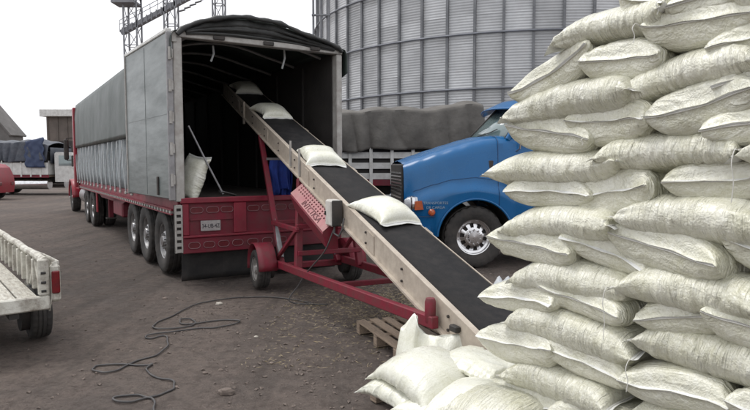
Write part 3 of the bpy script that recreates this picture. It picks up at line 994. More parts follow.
# ================================================================== RED TRACTOR coupled in front
def build_tractor():
    t = thing('truck_tractor', 'red highway tractor coupled to the front of the long trailer', 'truck', (TR_A[0] - math.sin(TR_ROT) * 10.85, TR_A[1] + math.cos(TR_ROT) * 10.85, 0), TR_ROT)
    for x in (.85, 1.75):
        B(x - .05, x + .05, -1.4, 6.2, .72, .98, .01).build('chassis_beam', 'chassis', t)
    B(.5, 2.1, -.5, .5, .985, 1.07, .02).build('fifth_wheel', 'chassis', t)
    for y in (-.70, .57):
        MB().cyl((.25, y, .53), (2.35, y, .53), .1, n=12).build('axle', 'chassis', t)
        for s, x in ((1, .06), (-1, 2.54)):
            h = wheel(t, (x, y, .53), .53, .28, s, 'alu', dual=True); h.rotation_euler = (0, 0, PI / 2)
    for s, x in ((1, .12), (-1, 2.48)):
        h = wheel(t, (x, 5.75, .52), .52, .3, s, 'alu'); h.rotation_euler = (0, 0, PI / 2)
    MB().cyl((.3, 5.75, .52), (2.3, 5.75, .52), .07, n=12).build('axle', 'chassis', t)
    cab = MB().prism([(2.95, 1.0), (5.0, 1.0), (5.0, 2.05), (4.55, 2.95), (3.4, 3.15), (2.95, 3.1)], .12, 2.48, 'x').build('cab', 'cab_red', t)
    sl = MB().prism([(2.15, .98), (2.94, .98), (2.94, 3.3), (2.6, 3.45), (2.15, 3.4)], -.04, 2.66, 'x').build('sleeper', 'cab_red', t)
    for s, x in ((-1, .12), (1, 2.48)):
        d = B(min(x, x + s * .02), max(x, x + s * .02), 3.4, 4.75, 1.1, 2.8, .01).build('door', 'cab_red', t)
        MB().prism([(3.5, 2.0), (4.7, 2.0), (4.4, 2.7), (3.5, 2.75)], x + s * .021, x + s * .03, 'x').build('window', 'glass', d)
        B(min(x + s * .02, x + s * .05), max(x + s * .02, x + s * .05), 3.5, 3.65, 1.75, 1.8, .006).build('handle', 'chrome', d)
        m = MB(); m.box(min(x + s * .2, x + s * .36), max(x + s * .2, x + s * .36), 4.6, 4.72, 1.95, 2.7, .04)
        m.beam((x, 4.6, 2.75), (x + s * .28, 4.64, 2.72), .03, .03); m.beam((x, 4.6, 1.95), (x + s * .28, 4.64, 1.93), .03, .03)
        m.build('mirror', 'chassis', t)
        xs = .35 if s < 0 else 2.25
        MB().cyl((xs, 2.0, 1.0), (xs, 2.0, 3.65), .075, n=14).build('exhaust_stack', 'chrome', t)
        xt = .42 if s < 0 else 2.18
        MB().cyl((xt, 2.35, .72), (xt, 3.75, .72), .3, n=22).build('fuel_tank', 'alu', t)
        # front fender
        def fen(u, v, s=s, x=x):
            a = u * PI
            xo = (.02 if s < 0 else 2.58); xi = (.5 if s < 0 else 2.1)
            rr = .66
            return (xo + (xi - xo) * v, 5.75 + rr * math.cos(a) * 1.05, .6 + rr * math.sin(a) - .05 * (1 - v))
        MB().grid(fen, 20, 5).build('fender', 'cab_red', t, smooth=60, solid=.03)
        B(.1 if s < 0 else 2.2, .4 if s < 0 else 2.5, 6.42, 6.5, .9, 1.12, .03).build('headlight', 'lens_clear', t)
    MB().prism([(5.0, 1.05), (6.6, .95), (6.6, 1.65), (6.3, 1.85), (5.0, 2.06)], .48, 2.12, 'x').build('hood', 'cab_red', t)
    B(.55, 2.05, 6.62, 6.68, .95, 1.6, .02).build('grille', 'chrome', t)
    B(.05, 2.55, 6.6, 6.85, .42, .78, .06).build('bumper', 'chrome', t)
    MB().prism([(5.02, 2.08), (5.03, 2.12), (4.62, 2.92), (4.58, 2.9)], .34, 2.26, 'x').build('windshield', 'glass', t)
    for s, x in ((-1, .06), (1, 2.54)):
        B(x - .02, x + .02, -1.45, -1.27, .45, 1.0, .01).build('quarter_fender', 'cab_red', t)


build_tractor()

# ================================================================== INCLINED BELT CONVEYOR
CV_O = (1.145, 4.30); CV_A = math.atan2(.9058, -.4236); CV_S = .317; CV_Z = .46


def cvz(x):
    return CV_Z + CV_S * x


def build_conveyor():
    t = thing('belt_conveyor', 'long inclined loading conveyor with cream rails and black belt reaching into the trailer', 'conveyor', (CV_O[0], CV_O[1], 0), CV_A)
    x0, x1 = -.05, 9.55
    for s in (1, -1):
        y = s * .30
        mb = MB()
        ya, yb = sorted((y, y + s * (.035 if s > 0 else .012)))
        zo = 0 if s > 0 else -.008
        mb.prism([(x0, cvz(x0) - .235), (x1, cvz(x1) - .235), (x1, cvz(x1) + zo), (x0, cvz(x0) + zo)], ya, yb)
        ya, yb = sorted((y - s * .02, y + s * .036))
        if s > 0: mb.prism([(x0, cvz(x0) - .0), (x1, cvz(x1) - .0), (x1, cvz(x1) + .012), (x0, cvz(x0) + .012)], ya, yb)
        ya, yb = sorted((y + s * .036, y + s * .075))
        mb.prism([(x0, cvz(x0) - .236), (x1, cvz(x1) - .236), (x1, cvz(x1) - .215), (x0, cvz(x0) - .215)], ya, yb)
        r = mb.build('side_rail', 'cream', t)
        bl = MB()
        for x in np.arange(.6, 9.4, .8):
            for dz in (-.06, -.17):
                bl.cyl((x, y + s * .035, cvz(x) + dz), (x, y + s * .05, cvz(x) + dz), .013, n=6)
        tag(bl.build('bolts', 'chassis', r), kind='stuff')
        for xj in (2.0, 4.0, 6.0, 8.0):
            ya, yb = sorted((y + s * .0355, y + s * .044))
            MB().prism([(xj, cvz(xj) - .21), (xj + .16, cvz(xj + .16) - .21), (xj + .16, cvz(xj + .16) - .02), (xj, cvz(xj) - .02)], ya, yb).build('splice_plate', 'cream', r)
    # belt: top run, return run, wrapped round end rollers
    P = []
    th = math.atan(CV_S)
    nrm = Vector((-math.sin(th), 0, math.cos(th)))
    a = Vector((x0 + .0, 0, cvz(x0) - .10)); b = Vector((x1 - .0, 0, cvz(x1) - .10))
    for k in range(30): q = a.lerp(b, k / 29) + nrm * .085; P.append(q)
    dr = (b - a).normalized()
    for k in range(1, 8): an = PI / 2 - PI * k / 8; P.append(b + (nrm * math.sin(an) + dr * math.cos(an)) * .085)
    for k in range(30): P.append(b.lerp(a, k / 29) - nrm * .085)
    for k in range(1, 8): an = -PI / 2 - PI * k / 8; P.append(a + (nrm * math.sin(an) + dr * math.cos(an)) * .085)
    n = len(P); vs = []
    for q in P: vs += [(q.x, -.285, q.z), (q.x, .285, q.z)]
    MB().add(vs, [(2 * i, 2 * i + 1, (2 * i + 3) % (2 * n), (2 * i + 2) % (2 * n)) for i in range(n)]).build('belt', 'belt', t, solid=.01)
    for q, nm in ((a, 'tail_roller'), (b, 'head_roller')):
        MB().cyl((q.x, -.29, q.z), (q.x, .29, q.z), .078, n=20).build(nm, 'steel', t)
    # bearing blocks and motor at the low end
    for s in (1, -1):
        br = MB(); y = s * .337
        ya, yb = sorted((y, y + s * .03))
        br.box(.05, .22, ya, yb, cvz(.1) - .17, cvz(.1) - .05, .01)
        br.cyl((.13, y, cvz(.1) - .11), (.13, y + s * .06, cvz(.1) - .11), .03, n=12)
        br.build('bearing_block', 'steel', t)
        ya, yb = sorted((y, y + s * .05))
        B(.42, .52, ya, yb, cvz(.45) - .1, cvz(.45) - .05, .008).build('tension_bracket', 'chassis', t)
        B(-.02, .05, s * .30 - .03, s * .30 + .03, 0, cvz(0) - .236, .008).build('foot_leg', 'red_frame', t)
    MB().lathe([(0, .0), (.04, .0), (.046, .02), (.046, .17), (.036, .2), (0, .205)], 16, 'z', (.78, .40, cvz(.78) - .20)).build('motor', 'red_frame', t)
    # axle, wheels, mudguards
    xa = 5.11
    MB().beam((xa, -.66, .30), (xa, .66, .30), .09, .09, .01).build('axle', 'red_frame', t)
    for s in (1, -1):
        wheel(t, (xa, s * .74, .285), .285, .19, s, 'post', rim_r=.165, holes=6)
        def fen(u, v, s=s):
            an = -.15 + u * (PI + .15)
            return (xa + .35 * math.cos(an), s * (.56 + .26 * v), .30 + .36 * math.sin(an))
        MB().grid(fen, 18, 4).build('mudguard', 'red_frame', t, smooth=50, solid=.012)
        MB().prism([(xa + .35 * math.cos(an), .30 + .36 * math.sin(an)) for an in np.linspace(0, PI, 14)], s * .565, s * .575).build('mudguard_side', 'red_frame', t)
        # long draw beams to the low end
        MB().beam((xa + .1, s * .52, .36), (.7, s * .40, .52), .07, .10, .008).build('draw_beam', 'red_frame', t)
        # slanted lift posts
        MB().beam((xa - .18, s * .44, .34), (6.45, s * .34, cvz(6.45) - .24), .08, .08, .008).build('lift_post', 'red_frame', t)
        MB().cyl((xa - .13, s * .435, .44), (xa + .35, s * .40, 1.0), .045, n=12).build('lift_sleeve', 'steel', t)
        # uprights of the pivot frame
        MB().beam((4.15, s * .45, .40), (4.35, s * .34, cvz(4.35) - .235), .09, .09, .008).build('pivot_upright', 'red_frame', t)
        MB().beam((4.15, s * .45, .95), (xa, s * .50, .36), .05, .05, .006).build('brace', 'red_frame', t)
        MB().beam((4.15, s * .45, .93), (5.3, s * .47, .93), .05, .06, .006).build('frame_rail', 'red_frame', t)
    for x, z, hw in ((2.9, .42, .42), (4.15, .62, .45), (5.3, .93, .47), (4.2, .97, .45)):
        MB().beam((x, -hw, z), (x, hw, z), .06, .06, .006).build('cross_bar', 'red_frame', t)
    MB().beam((6.02, -.36, 1.88), (6.02, .36, 1.88), .04, .04, .004).build('cross_bar', 'steel', t)
    # drive guard hung below the near rail: punched top plate, deep red side
    xs0, xs1 = 2.98, 4.2
    zt = lambda x: cvz(x) - .24
    vs = []
    for x in (xs0, xs1):
        vs += [(x, .34, zt(x)), (x, .52, zt(x) - .14), (x, .53, zt(x) - .16), (x, .47, zt(x) - .34), (x, .34, zt(x) - .34)]
    fs = [(0, 5, 6, 1), (1, 6, 7, 2), (2, 7, 8, 3), (3, 8, 9, 4), (4, 9, 5, 0), (0, 1, 2, 3, 4), (5, 9, 8, 7, 6)]
    g = MB().add(vs, fs).build('drive_guard', 'red_frame', t, smooth=0)
    top = MB()
    nx, ny = 16, 5
    ex = Vector((1, 0, CV_S)); ey = Vector((0, .18, -.14))
    o = Vector((xs0, .345, zt(xs0) + .006))
    vs2 = []; fs2 = []
    # plate with punched slots: upper half is a row pattern of holes
    cols = 34; rows_ = 11
    for i in range(cols + 1):
        for j in range(rows_ + 1):
            q = o + ex * ((xs1 - xs0) * i / cols) + ey * (j / rows_)
            vs2.append(q)
    for i in range(cols):
        for j in range(rows_):
            if 1 <= j <= 5 and j % 2 == 1 and i % 2 == 1 and 2 < i < cols - 2: continue
            k = i * (rows_ + 1) + j
            fs2.append((k, k + 1, k + rows_ + 2, k + rows_ + 1))
    tp = MB().add(vs2, fs2).build('guard_plate', 'pale_red', t, smooth=0, solid=.004)
    th = math.atan(CV_S)
    # lettering on the lower half of the plate
    X = -ex.normalized(); Yv = -(ey - ex.normalized() * ey.dot(ex.normalized())).normalized(); Z = X.cross(Yv)
    mt = Matrix((X, Yv, Z)).transposed().to_4x4()
    tx = text_mesh('lettering', 'INTCTKSA', .15, 'ink_red', tp, (0, 0, 0), (0, 0, 0), extrude=.001)
    cpos = o + ex * ((xs1 - xs0) * .42) + ey * .78 + Z * .006
    tx.location = cpos; tx.rotation_euler = mt.to_euler(); tx.scale = (.9, .72, 1)
    # switch box
    sb = B(2.83, 3.03, .352, .48, 1.10, 1.40, .02).build('switch_box', 'boxwhite', t)
    B(2.80, 2.83, .352, .475, 1.105, 1.395, .008).build('box_door', 'chassis', sb)
    B(2.99, 3.02, .4805, .492, 1.22, 1.27, .004).build('switch', 'chassis', sb)
    MB().tube([(2.88, .42, 1.10), (2.86, .43, 1.02), (2.75, .42, 1.0), (2.70, .4, 1.08), (2.72, .37, 1.2)], .012, 6).build('box_lead', 'cable', sb)
    # small uprights on the rail
    for x in (4.35, 4.75):
        B(x, x + .03, .337, .36, cvz(x) - .2, cvz(x) + .16).build('rail_pin', 'post', t)
    B(7.55, 7.63, .338, .37, cvz(7.6) - .34, cvz(7.6) + .06, .006).build('rail_bracket', 'cream', t)
    # rag hung over the cross bar
    def cl(u, v):
        y = .30 - .34 * u
        s = v * 1.35
        if s < .5: z = 1.905 - (.5 - s) * 1.1; dx = -.03
        else: z = 1.905 - (s - .5) * 1.05; dx = .03
        f = .03 * math.sin(u * 14 + s * 2) + .02 * math.sin(u * 29 + s)
        return (6.02 + dx * min(1, abs(s - .5) * 12) + f * min(1, abs(s - .5) * 3), y + .03 * math.sin(s * 6), z - (.06 * math.sin(u * 7) if v in (0, 1) else 0))
    c = MB().grid(cl, 26, 30).build('cloth', 'cloth_blue', None, smooth=70, solid=.004)
    c.location = (CV_O[0], CV_O[1], 0); c.rotation_euler = (0, 0, CV_A)
    tag(c, 'bright blue rag hung over the conveyor frame at the trailer mouth', 'rag')


build_conveyor()

# ================================================================== SACKS
def sack_mesh(name, L=.74, W=.5, H=.19, seed=0, bend=0.0, droop=(0, 0), flange=(.04, .04), fl_dir=(0, 0), nx=130, nt=64, twist=0.0, crease=1.0, flat=.72, lump=1.0, full=3.2, endw=.60, py=.80):
    """filled woven sack: tube of constant girth, closed flat by a stitched flange at each end. x long, y wide, z up"""
    rg = np.random.RandomState(seed)
    s = np.concatenate([np.linspace(-1, -.86, 12, endpoint=False), np.linspace(-.86, .86, nx - 24, endpoint=False), np.linspace(.86, 1, 12)])
    nf = 3
    th = np.linspace(0, 2 * PI, nt, endpoint=False)
    S, T = np.meshgrid(s, th, indexing='ij')
    n_e = full + rg.rand()
    bz = (H / 2) * np.maximum(1 - np.abs(s) ** n_e, 0) ** .52 + .003
    per = W * 1.55 + H * 1.35           # girth, roughly
    ay = (per - 1.9 * 2 * bz * .62) / 2 / 1.62
    ay = np.minimum(ay, per / 2 * .66)
    # normalise so that the middle has width W/2
    ay = ay * (W / 2) / ay[len(ay) // 2]
    ay = np.minimum(ay, W * endw)
    p = py
    ct, st = np.cos(T), np.sin(T)
    Yc = np.sign(ct) * np.abs(ct) ** p * ay[:, None]
    Zc = np.sign(st) * np.abs(st) ** .90 * bz[:, None]
    Zc = np.where(Zc < 0, Zc * flat, Zc * (2 - flat) * .93)
    Xc = S * (L / 2)
    # ends bow inwards between the ears
    Xc = Xc - np.sign(S) * (np.abs(S) ** 6) * .035 * (1 - (Yc / (ay[:, None] + 1e-6)) ** 2)
    # lumps
    q = fbm(Xc * 11 + seed, T * 1.6, seed + 1, 3)
    d = .005 * lump * q
    # creases across the belly sides
    side = np.abs(ct) ** 1.2
    for sgn in (1, -1):
        wgt = np.clip(ct * sgn, 0, 1) ** .8
        nr = rg.randint(30, 44)
        for k in range(nr):
            xi = rg.uniform(-.47, .47) * L; wd = rg.uniform(.005, .015); am = rg.uniform(.002, .0095) * crease
            ce = rg.uniform(-.7, .5); sp = rg.uniform(.35, .9); sl = rg.uniform(-.25, .25)
            z_ = st
            d += am * np.exp(-((Xc - xi - sl * H * z_) / wd) ** 2) * wgt * np.exp(-((z_ - ce) / sp) ** 2) * (1 if rg.rand() > .35 else -1)
    # pleats running in from the stitched ends
    for e in (1, -1):
        for k in range(rg.randint(20, 28)):
            ti = rg.uniform(0, 2 * PI); wd = rg.uniform(.05, .12); am = rg.uniform(.003, .013) * crease
            reach = rg.uniform(.06, .2)
            dt = np.angle(np.exp(1j * (T - ti - rg.uniform(-.6, .6) * (1 - e * S))))
            dist = (1 - e * S) * L / 2
            d += am * np.exp(-(dt / wd) ** 2) * np.exp(-dist / reach) * np.clip(dist / .02, 0, 1) * (1 if rg.rand() > .4 else -1)
    thick = np.clip(bz / (H * .22), 0, 1)[:, None]
    d = d * thick
    Yc = Yc + ct * d
    Zc = Zc + st * d * .9
    # flanges
    vs = np.stack([Xc, Yc, Zc], -1)
    pre = []; post_ = []
    for k in range(nf, 0, -1):
        g = vs[0].copy(); f = k / nf
        g[:, 0] -= flange[0] * f; g[:, 2] = g[:, 2] * .5 + fl_dir[0] * f * f * flange[0] + .004 * np.sin(g[:, 1] * 30 + seed) * f
        g[:, 1] *= 1 - .03 * f
        pre.append(g)
    for k in range(1, nf + 1):
        g = vs[-1].copy(); f = k / nf
        g[:, 0] += flange[1] * f; g[:, 2] = g[:, 2] * .5 + fl_dir[1] * f * f * flange[1] + .004 * np.sin(g[:, 1] * 27 + seed * 2) * f
        g[:, 1] *= 1 - .03 * f
        post_.append(g)
    V = np.concatenate([np.array(pre), vs, np.array(post_)], 0)
    X, Y, Z = V[..., 0], V[..., 1], V[..., 2]
    xr = X / (L / 2)
    # whole-sack shape: arch, drooping ends, twist, wandering spine
    Z = Z - bend * xr ** 2
    Z = Z - np.where(xr < 0, droop[0], droop[1]) * np.clip(np.abs(xr) - .35, 0, None) ** 2 * 2.2
    Z = Z + .010 * np.sin(xr * 2.4 + rg.rand() * 6) + .008 * np.sin(Y / W * 5 + rg.rand() * 6) * (1 - np.abs(xr) * .3)
    Y = Y + .012 * np.sin(xr * 2.2 + rg.rand() * 6)
    if twist:
        a = twist * xr; Y, Z = Y * np.cos(a) - Z * np.sin(a), Y * np.sin(a) + Z * np.cos(a)
    # soft ears at the corners
    ear = np.clip(np.abs(xr) - .8, 0, 1) * np.clip(np.abs(Y) / (W / 2) - .6, 0, 1)
    sg = np.array([[rg.uniform(-1, 1.3), rg.uniform(-1, 1.3)], [rg.uniform(-1, 1.3), rg.uniform(-1, 1.3)]])
    Z = Z - ear * .16 * np.where(xr < 0, np.where(Y < 0, sg[0, 0], sg[0, 1]), np.where(Y < 0, sg[1, 0], sg[1, 1]))
    V = np.stack([X, Y, Z], -1)
    m = V.shape[0]
    me = bpy.data.meshes.new(name)
    i, j = np.meshgrid(np.arange(m - 1), np.arange(nt), indexing='ij')
    jn = (j + 1) % nt
    F = np.stack([i * nt + j, (i + 1) * nt + j, (i + 1) * nt + jn, i * nt + jn], -1).reshape(-1, 4)
    faces = F.tolist()
    faces.append(list(range(nt))); faces.append(list(range((m - 1) * nt, m * nt))[::-1])
    me.from_pydata(V.reshape(-1, 3).tolist(), [], faces)
    me.polygons.foreach_set('use_smooth', [True] * len(me.polygons))
    me.materials.append(M['sack']); me.materials.append(M['tape'])
    mi = np.zeros(len(me.polygons), dtype=np.int32); ii_ = i.reshape(-1)
    mi[:len(ii_)] = (ii_ < nf) | (ii_ >= m - 1 - nf)
    me.polygons.foreach_set('material_index', mi)
    me.update()
    # seam thread positions (for stitched line)
    ends = (V[nf - 1], V[m - nf])
    return me, ends


def make_sack(loc, ax, ay_, label, group=None, seam=True, cord=None, smooth=False, **k):
    """ax: long axis, ay_: wide axis (world vectors)"""
    me, ends = sack_mesh('sack', **k)
    if smooth: me.materials[0] = M['sack_smooth']
    o = bpy.data.objects.new('sack', me); COL.objects.link(o)
    ax = Vector(ax).normalized(); ay_ = Vector(ay_); az = ax.cross(ay_).normalized(); ay_ = az.cross(ax)
    mt = Matrix((ax, ay_, az)).transposed().to_4x4(); mt.translation = Vector(loc)
    o.matrix_world = mt
    tag(o, label, 'sack', group)
    if seam:
        # stitched line: a thin cord over each flange
        for e, P in enumerate(ends):
            nt = len(P)
            up = P[1:nt // 2:2]
            pts = [(float(p[0]), float(p[1]), float(p[2]) + .0035) for p in up]
            MB().tube(pts, .003, 4).build('seam', 'thread', o)
    if cord is not None:
        # loose end of sewing thread hanging off one ear: (end index, side, length)
        e, sd_, ln = cord
        P = ends[e]; p = P[0] if sd_ > 0 else P[len(P) // 2]
        p = Vector([float(c) for c in p])
        dn = mt.to_3x3().inverted() @ Vector((0, 0, -1))
        out = mt.to_3x3().inverted() @ Vector((-.848, -.53, 0))
        pts = [p, p + out * .03 - dn * .004, p + out * .05 + dn * ln * .25, p + out * .045 + dn * ln * .6 + Vector((.006, .004, 0)), p + out * .04 + dn * ln]
        MB().tube(catmull(pts, 4), .002, 5).build('thread', 'thread', o)
    return o


K = .94
U = Vector((math.sin(R(32)), -math.cos(R(32)), 0)); V_ = Vector((math.cos(R(32)), math.sin(R(32)), 0))
P0 = Vector((.77 * K, 3.7 * K, 0))
# (kind, u left, z left, u right, z right, thickness) on the visible face of the tall stack, from the top layer down
STACK = [
 [('H', .788, 2.629, 1.05, 2.523, .175), ('H', 1.061, 2.49, 1.385, 2.53, .150), ('H', 1.37, 2.50, 1.75, 2.50, .16)],
 [('S', .419, 2.495, 1.061, 2.50, .189), ('H', .931, 2.428, 1.42, 2.411, .189)],
 [('T', .101, 2.169, .646, 2.388, .158), ('H', .592, 2.314, 1.018, 2.297, .181), ('S', .819, 2.176, 1.479, 2.249, .191), ('H', 1.278, 2.28, 1.70, 2.34, .150)],
 [('S', .052, 2.126, .941, 2.144, .219), ('H', 1.304, 2.13, 1.72, 2.17, .140)],
 [('H', .046, 1.988, .647, 1.925, .187), ('H', .508, 2.011, 1.009, 1.979, .204), ('H', .992, 2.008, 1.486, 2.089, .194), ('H', 1.231, 1.923, 1.70, 2.02, .150)],
 [('S', -.116, 1.745, .853, 1.80, .205), ('S', .699, 1.862, 1.418, 1.866, .196), ('S', 1.398, 1.858, 2.05, 1.88, .18)],
 [('H', .028, 1.629, .62, 1.631, .175), ('H', .525, 1.621, 1.029, 1.673, .213), ('H', 1.033, 1.711, 1.511, 1.752, .165)],
 [('S', .015, 1.42, .84, 1.49, .205), ('S', .828, 1.53, 1.545, 1.56, .224)],
 [('H', -.1, 1.338, .52, 1.299, .188), ('H', .463, 1.374, .97, 1.273, .155), ('H', .814, 1.427, 1.39, 1.334, .203), ('H', 1.373, 1.456, 1.80, 1.39, .178)],
 [('S', .099, 1.125, .929, 1.18, .207), ('S', .856, 1.19, 1.558, 1.239, .214)],
 [('H', -.158, .935, .436, 1.034, .165), ('H', .339, 1.076, .879, 1.006, .159), ('H', .912, 1.019, 1.327, 1.11, .160), ('H', 1.257, 1.097, 1.72, 1.06, .182)],
 [('S', .053, .857, .966, .872, .240), ('S', .926, .952, 1.70, .905, .225)],
 [('H', -.181, .63, .438, .693, .215), ('H', .347, .75, .889, .692, .159), ('H', .848, .705, 1.354, .747, .170), ('H', 1.345, .761, 1.85, .724, .177)],
 [('S', .025, .50, .84, .577, .222), ('S', .893, .554, 1.612, .606, .220)],
 [('H', -.2, .28, .45, .37, .216), ('H', .431, .38, .997, .42, .186), ('H', .970, .42, 1.5, .44, .190)],
]
ORD = ['first', 'second', 'third', 'fourth', 'fifth', 'sixth', 'seventh', 'eighth', 'ninth', 'tenth', 'eleventh', 'twelfth', 'thirteenth', 'fourteenth', 'fifteenth', 'sixteenth']


def build_stack():
    rd = random.Random(11)
    cords = {(0, 0): (0, 1, .06), (1, 1): (0, -1, .08), (5, 1): (1, -1, .20), (9, 1): (0, -1, .24), (11, 0): (1, -1, .14), (4, 0): (0, 1, .03)}
    sid = 0
    for ri, row in enumerate(STACK):
        for ci, (kd, ul, zl, ur, zr, h) in enumerate(row):
            sid += 1
            ul, ur, h = ul * K, ur * K, h * K
            zl, zr = 1.8 + (zl - 1.8) * K, 1.8 + (zr - 1.8) * K
            a = P0 + U * ul + Vector((0, 0, zl)); b = P0 + U * ur + Vector((0, 0, zr))
            m = (a + b) / 2
            d = (b - a); ln = d.length
            place = ORD[ci] + ' from free edge, ' + ORD[ri] + ' layer from top'
            cord = cords.get((ri, ci))
            if kd == 'S':
                L = ln * .955 if ci == 0 else ln * .97
                loc = m + V_ * (.235 + rd.uniform(-.015, .02))
                if ci == 0: dr = (.035, .0)
                else: dr = (.01, .01)
                make_sack(loc, d, V_ + U * rd.uniform(-.05, .05), 'white sack lying lengthwise in tall stack, ' + place, cord=cord,
                          L=L, W=.50 + rd.uniform(-.02, .03), H=h * 1.12, seed=sid * 7, full=4.4, endw=.56, py=.76, flat=.95, bend=rd.uniform(-.012, .012), droop=dr,
                          flange=(.045, .035), fl_dir=(rd.uniform(-.5, .1), rd.uniform(-.6, .6)), twist=rd.uniform(-.05, .05), crease=.8)
            else:
                L = .66 + rd.uniform(-.02, .03)
                if kd == 'T': L = .5
                axis = V_ + U * rd.uniform(-.14, .14)
                yv = d
                loc = m + V_ * (L / 2 - .02 + rd.uniform(-.02, .03)) + Vector((0, 0, h * .04))
                make_sack(loc, axis, yv, 'white sack laid end-on in tall stack, ' + place, cord=cord,
                          L=L, W=ln * .98, H=h * 1.26, seed=sid * 7 + 3, full=8.0, bend=rd.uniform(0, .012), droop=(rd.uniform(0, .02), 0),
                          flange=(.012, .03), fl_dir=(rd.choice((-.3, .2, .5)), 0), twist=rd.uniform(-.04, .04), flat=.97, crease=.7, endw=.515, py=.72)
    # bottom layer on the pallet
    for k, u in enumerate((.12, .62, 1.12, 1.55)):
        make_sack(P0 + U * u + V_ * .3 + Vector((0, 0, .20)), V_, U, 'white sack on the pallet under the tall stack, ' + ORD[k] + ' from free edge',
                  L=.64, W=.5, H=.17, seed=900 + k, flat=.8)
    # inner core of filler sacks, added so no light leaks through the face
    for ri in range(1, 15):
        row = STACK[ri]
        if row[0][0] == 'S' and ri not in (1,):
            for ci, e in enumerate(row[:2]):
                z = 1.8 + ((e[2] + e[4]) / 2 - 1.8) * K
                uu = (e[1] + e[3]) / 2 * K + .06
                make_sack(P0 + U * uu + V_ * .62 + Vector((0, 0, z)), U, V_, 'white filler sack added inside tall stack, behind %s lengthwise sack, %s layer from top' % (ORD[ci], ORD[ri]),
                          L=.68, W=.36, H=e[5] * K, seed=500 + ri * 5 + ci, nx=48, nt=32, seam=False)


build_stack()


def sack_at(x, y, z, yaw, label, pitch=0.0, roll=0.0, **k):
    mt = Matrix.Rotation(yaw, 3, 'Z') @ Matrix.Rotation(pitch, 3, 'Y') @ Matrix.Rotation(roll, 3, 'X')
    return make_sack((x, y, z), mt @ Vector((1, 0, 0)), mt @ Vector((0, 1, 0)), label, **k)


def build_low_pile():
    # keeps to the corner of its pallet, two sacks high
    yu = math.atan2(U.y, U.x)
    sack_at(.385, 4.0, .375, yu + .05, 'smooth plump white sack topping the low pile, nearest the empty wooden pallet', L=.64, W=.56, H=.22, seed=41, bend=.05, droop=(.02, .05), crease=.6, roll=.05, pitch=.06, smooth=True)
    sack_at(.215, 4.02, .235, yu + .1, 'flattened white sack at the bottom of the low pile, its corner over the pallet edge', L=.50, W=.40, H=.15, seed=42, bend=.02, crease=.8, smooth=True)
    sack_at(.43, 3.70, .21, yu + .1, 'white sack squeezed under the two plump sacks of the low pile', L=.54, W=.42, H=.17, seed=43, crease=.9, smooth=True)
    sack_at(.63, 3.50, .35, yu + .40, 'smooth white sack sagging forward between the low pile and the tall stack', L=.60, W=.50, H=.22, seed=44, bend=.05, crease=.6, smooth=True, roll=.08, pitch=.05, droop=(.03, .03))
    sack_at(.72, 3.36, .36, yu + .15, 'white sack at the foot of the tall stack, leaning on the low pile', L=.6, W=.5, H=.24, seed=45, bend=.03, crease=.8)
    sack_at(.40, 4.28, .20, yu, 'white sack under the back of the low pile', L=.62, W=.5, H=.18, seed=46, nx=60, nt=40)
    # nearly empty sack
    sack_at(.70, 4.02, .455, yu + .2, 'nearly empty flat white sack lying behind the low pile below the conveyor end', L=.52, W=.40, H=.07, seed=47, crease=1.0, smooth=True, roll=.06, bend=.02)


build_low_pile()


def open_sack():
    """half-filled sack standing upright, its slack mouth pinched between two tall ears"""
    n, m = 72, 40
    vs = []
    for j in range(m):
        v = j / (m - 1)
        for i in range(n):
            a = 2 * PI * i / n
            ca, sa = math.cos(a), math.sin(a)
            fill = 1 - max(0, (v - .45) / .55) ** 1.3 * .95
            wx = .25 * (1 + .05 * math.sin(3 * v) - .10 * v); wy = .17 * fill
            p = .75
            rnd_ = .80 + .20 * min(1, v * 7)
            cx = math.copysign(abs(ca) ** p, ca); sx = math.copysign(abs(sa) ** p, sa)
            x = cx * wx * rnd_ + .010 * math.sin(5 * a + 3 * v)
            y = sx * wy * rnd_ + (.016 * math.sin(x * 34 + 2 * v) + .010 * math.sin(x * 71)) * v
            k = v ** 2.2
            el = math.exp(-((cx + .66) / .26) ** 2); er = max(0, cx - .35) / .65
            z = .05 + .44 * v + k * (.17 * el + .05 * er - .03) + .010 * math.sin(4 * a + 9 * v) * v
            x += k * (.15 * er ** 1.4 + .05 * el)
            vs.append((x, y, z - .05))
    fs = [(j * n + i, j * n + (i + 1) % n, (j + 1) * n + (i + 1) % n, (j + 1) * n + i) for j in range(m - 1) for i in range(n)]
    fs.append(tuple(range(n))[::-1]); fs.append(tuple(range((m - 1) * n, m * n)))
    o = MB().add(vs, fs).build('sack', 'sack_smooth', None, smooth=80)
    o.location = (.415, 4.62, .045); o.rotation_euler = (0, 0, -.25)
    tag(o, 'half-filled white sack standing upright with two raised ears beside the conveyor foot', 'sack')


open_sack()


def belt_sacks():
    rot = CV_A
    for x, lab, dy, dyaw, sd_, ln in ((2.45, 'white sack riding lowest on the conveyor belt, beyond the switch box', .0, .22, 61, .62), (4.40, 'white sack on the conveyor belt just outside the trailer mouth', .03, -.1, 62, .60),
                                  (6.95, 'white sack high on the conveyor belt inside the dark trailer', .02, .15, 63, .6), (8.9, 'white sack at the top end of the conveyor belt deep inside the trailer', .0, .0, 64, .58)):
        X = CV_O[0] + math.cos(rot) * x - math.sin(rot) * dy; Y = CV_O[1] + math.sin(rot) * x + math.cos(rot) * dy
        sack_at(X, Y, cvz(x) + .05, rot + PI / 2 * 0 + dyaw, lab, pitch=-math.atan(CV_S), L=ln, W=.46, H=.22, seed=sd_, crease=.5, bend=.012, smooth=True, droop=(.02, .02))


belt_sacks()


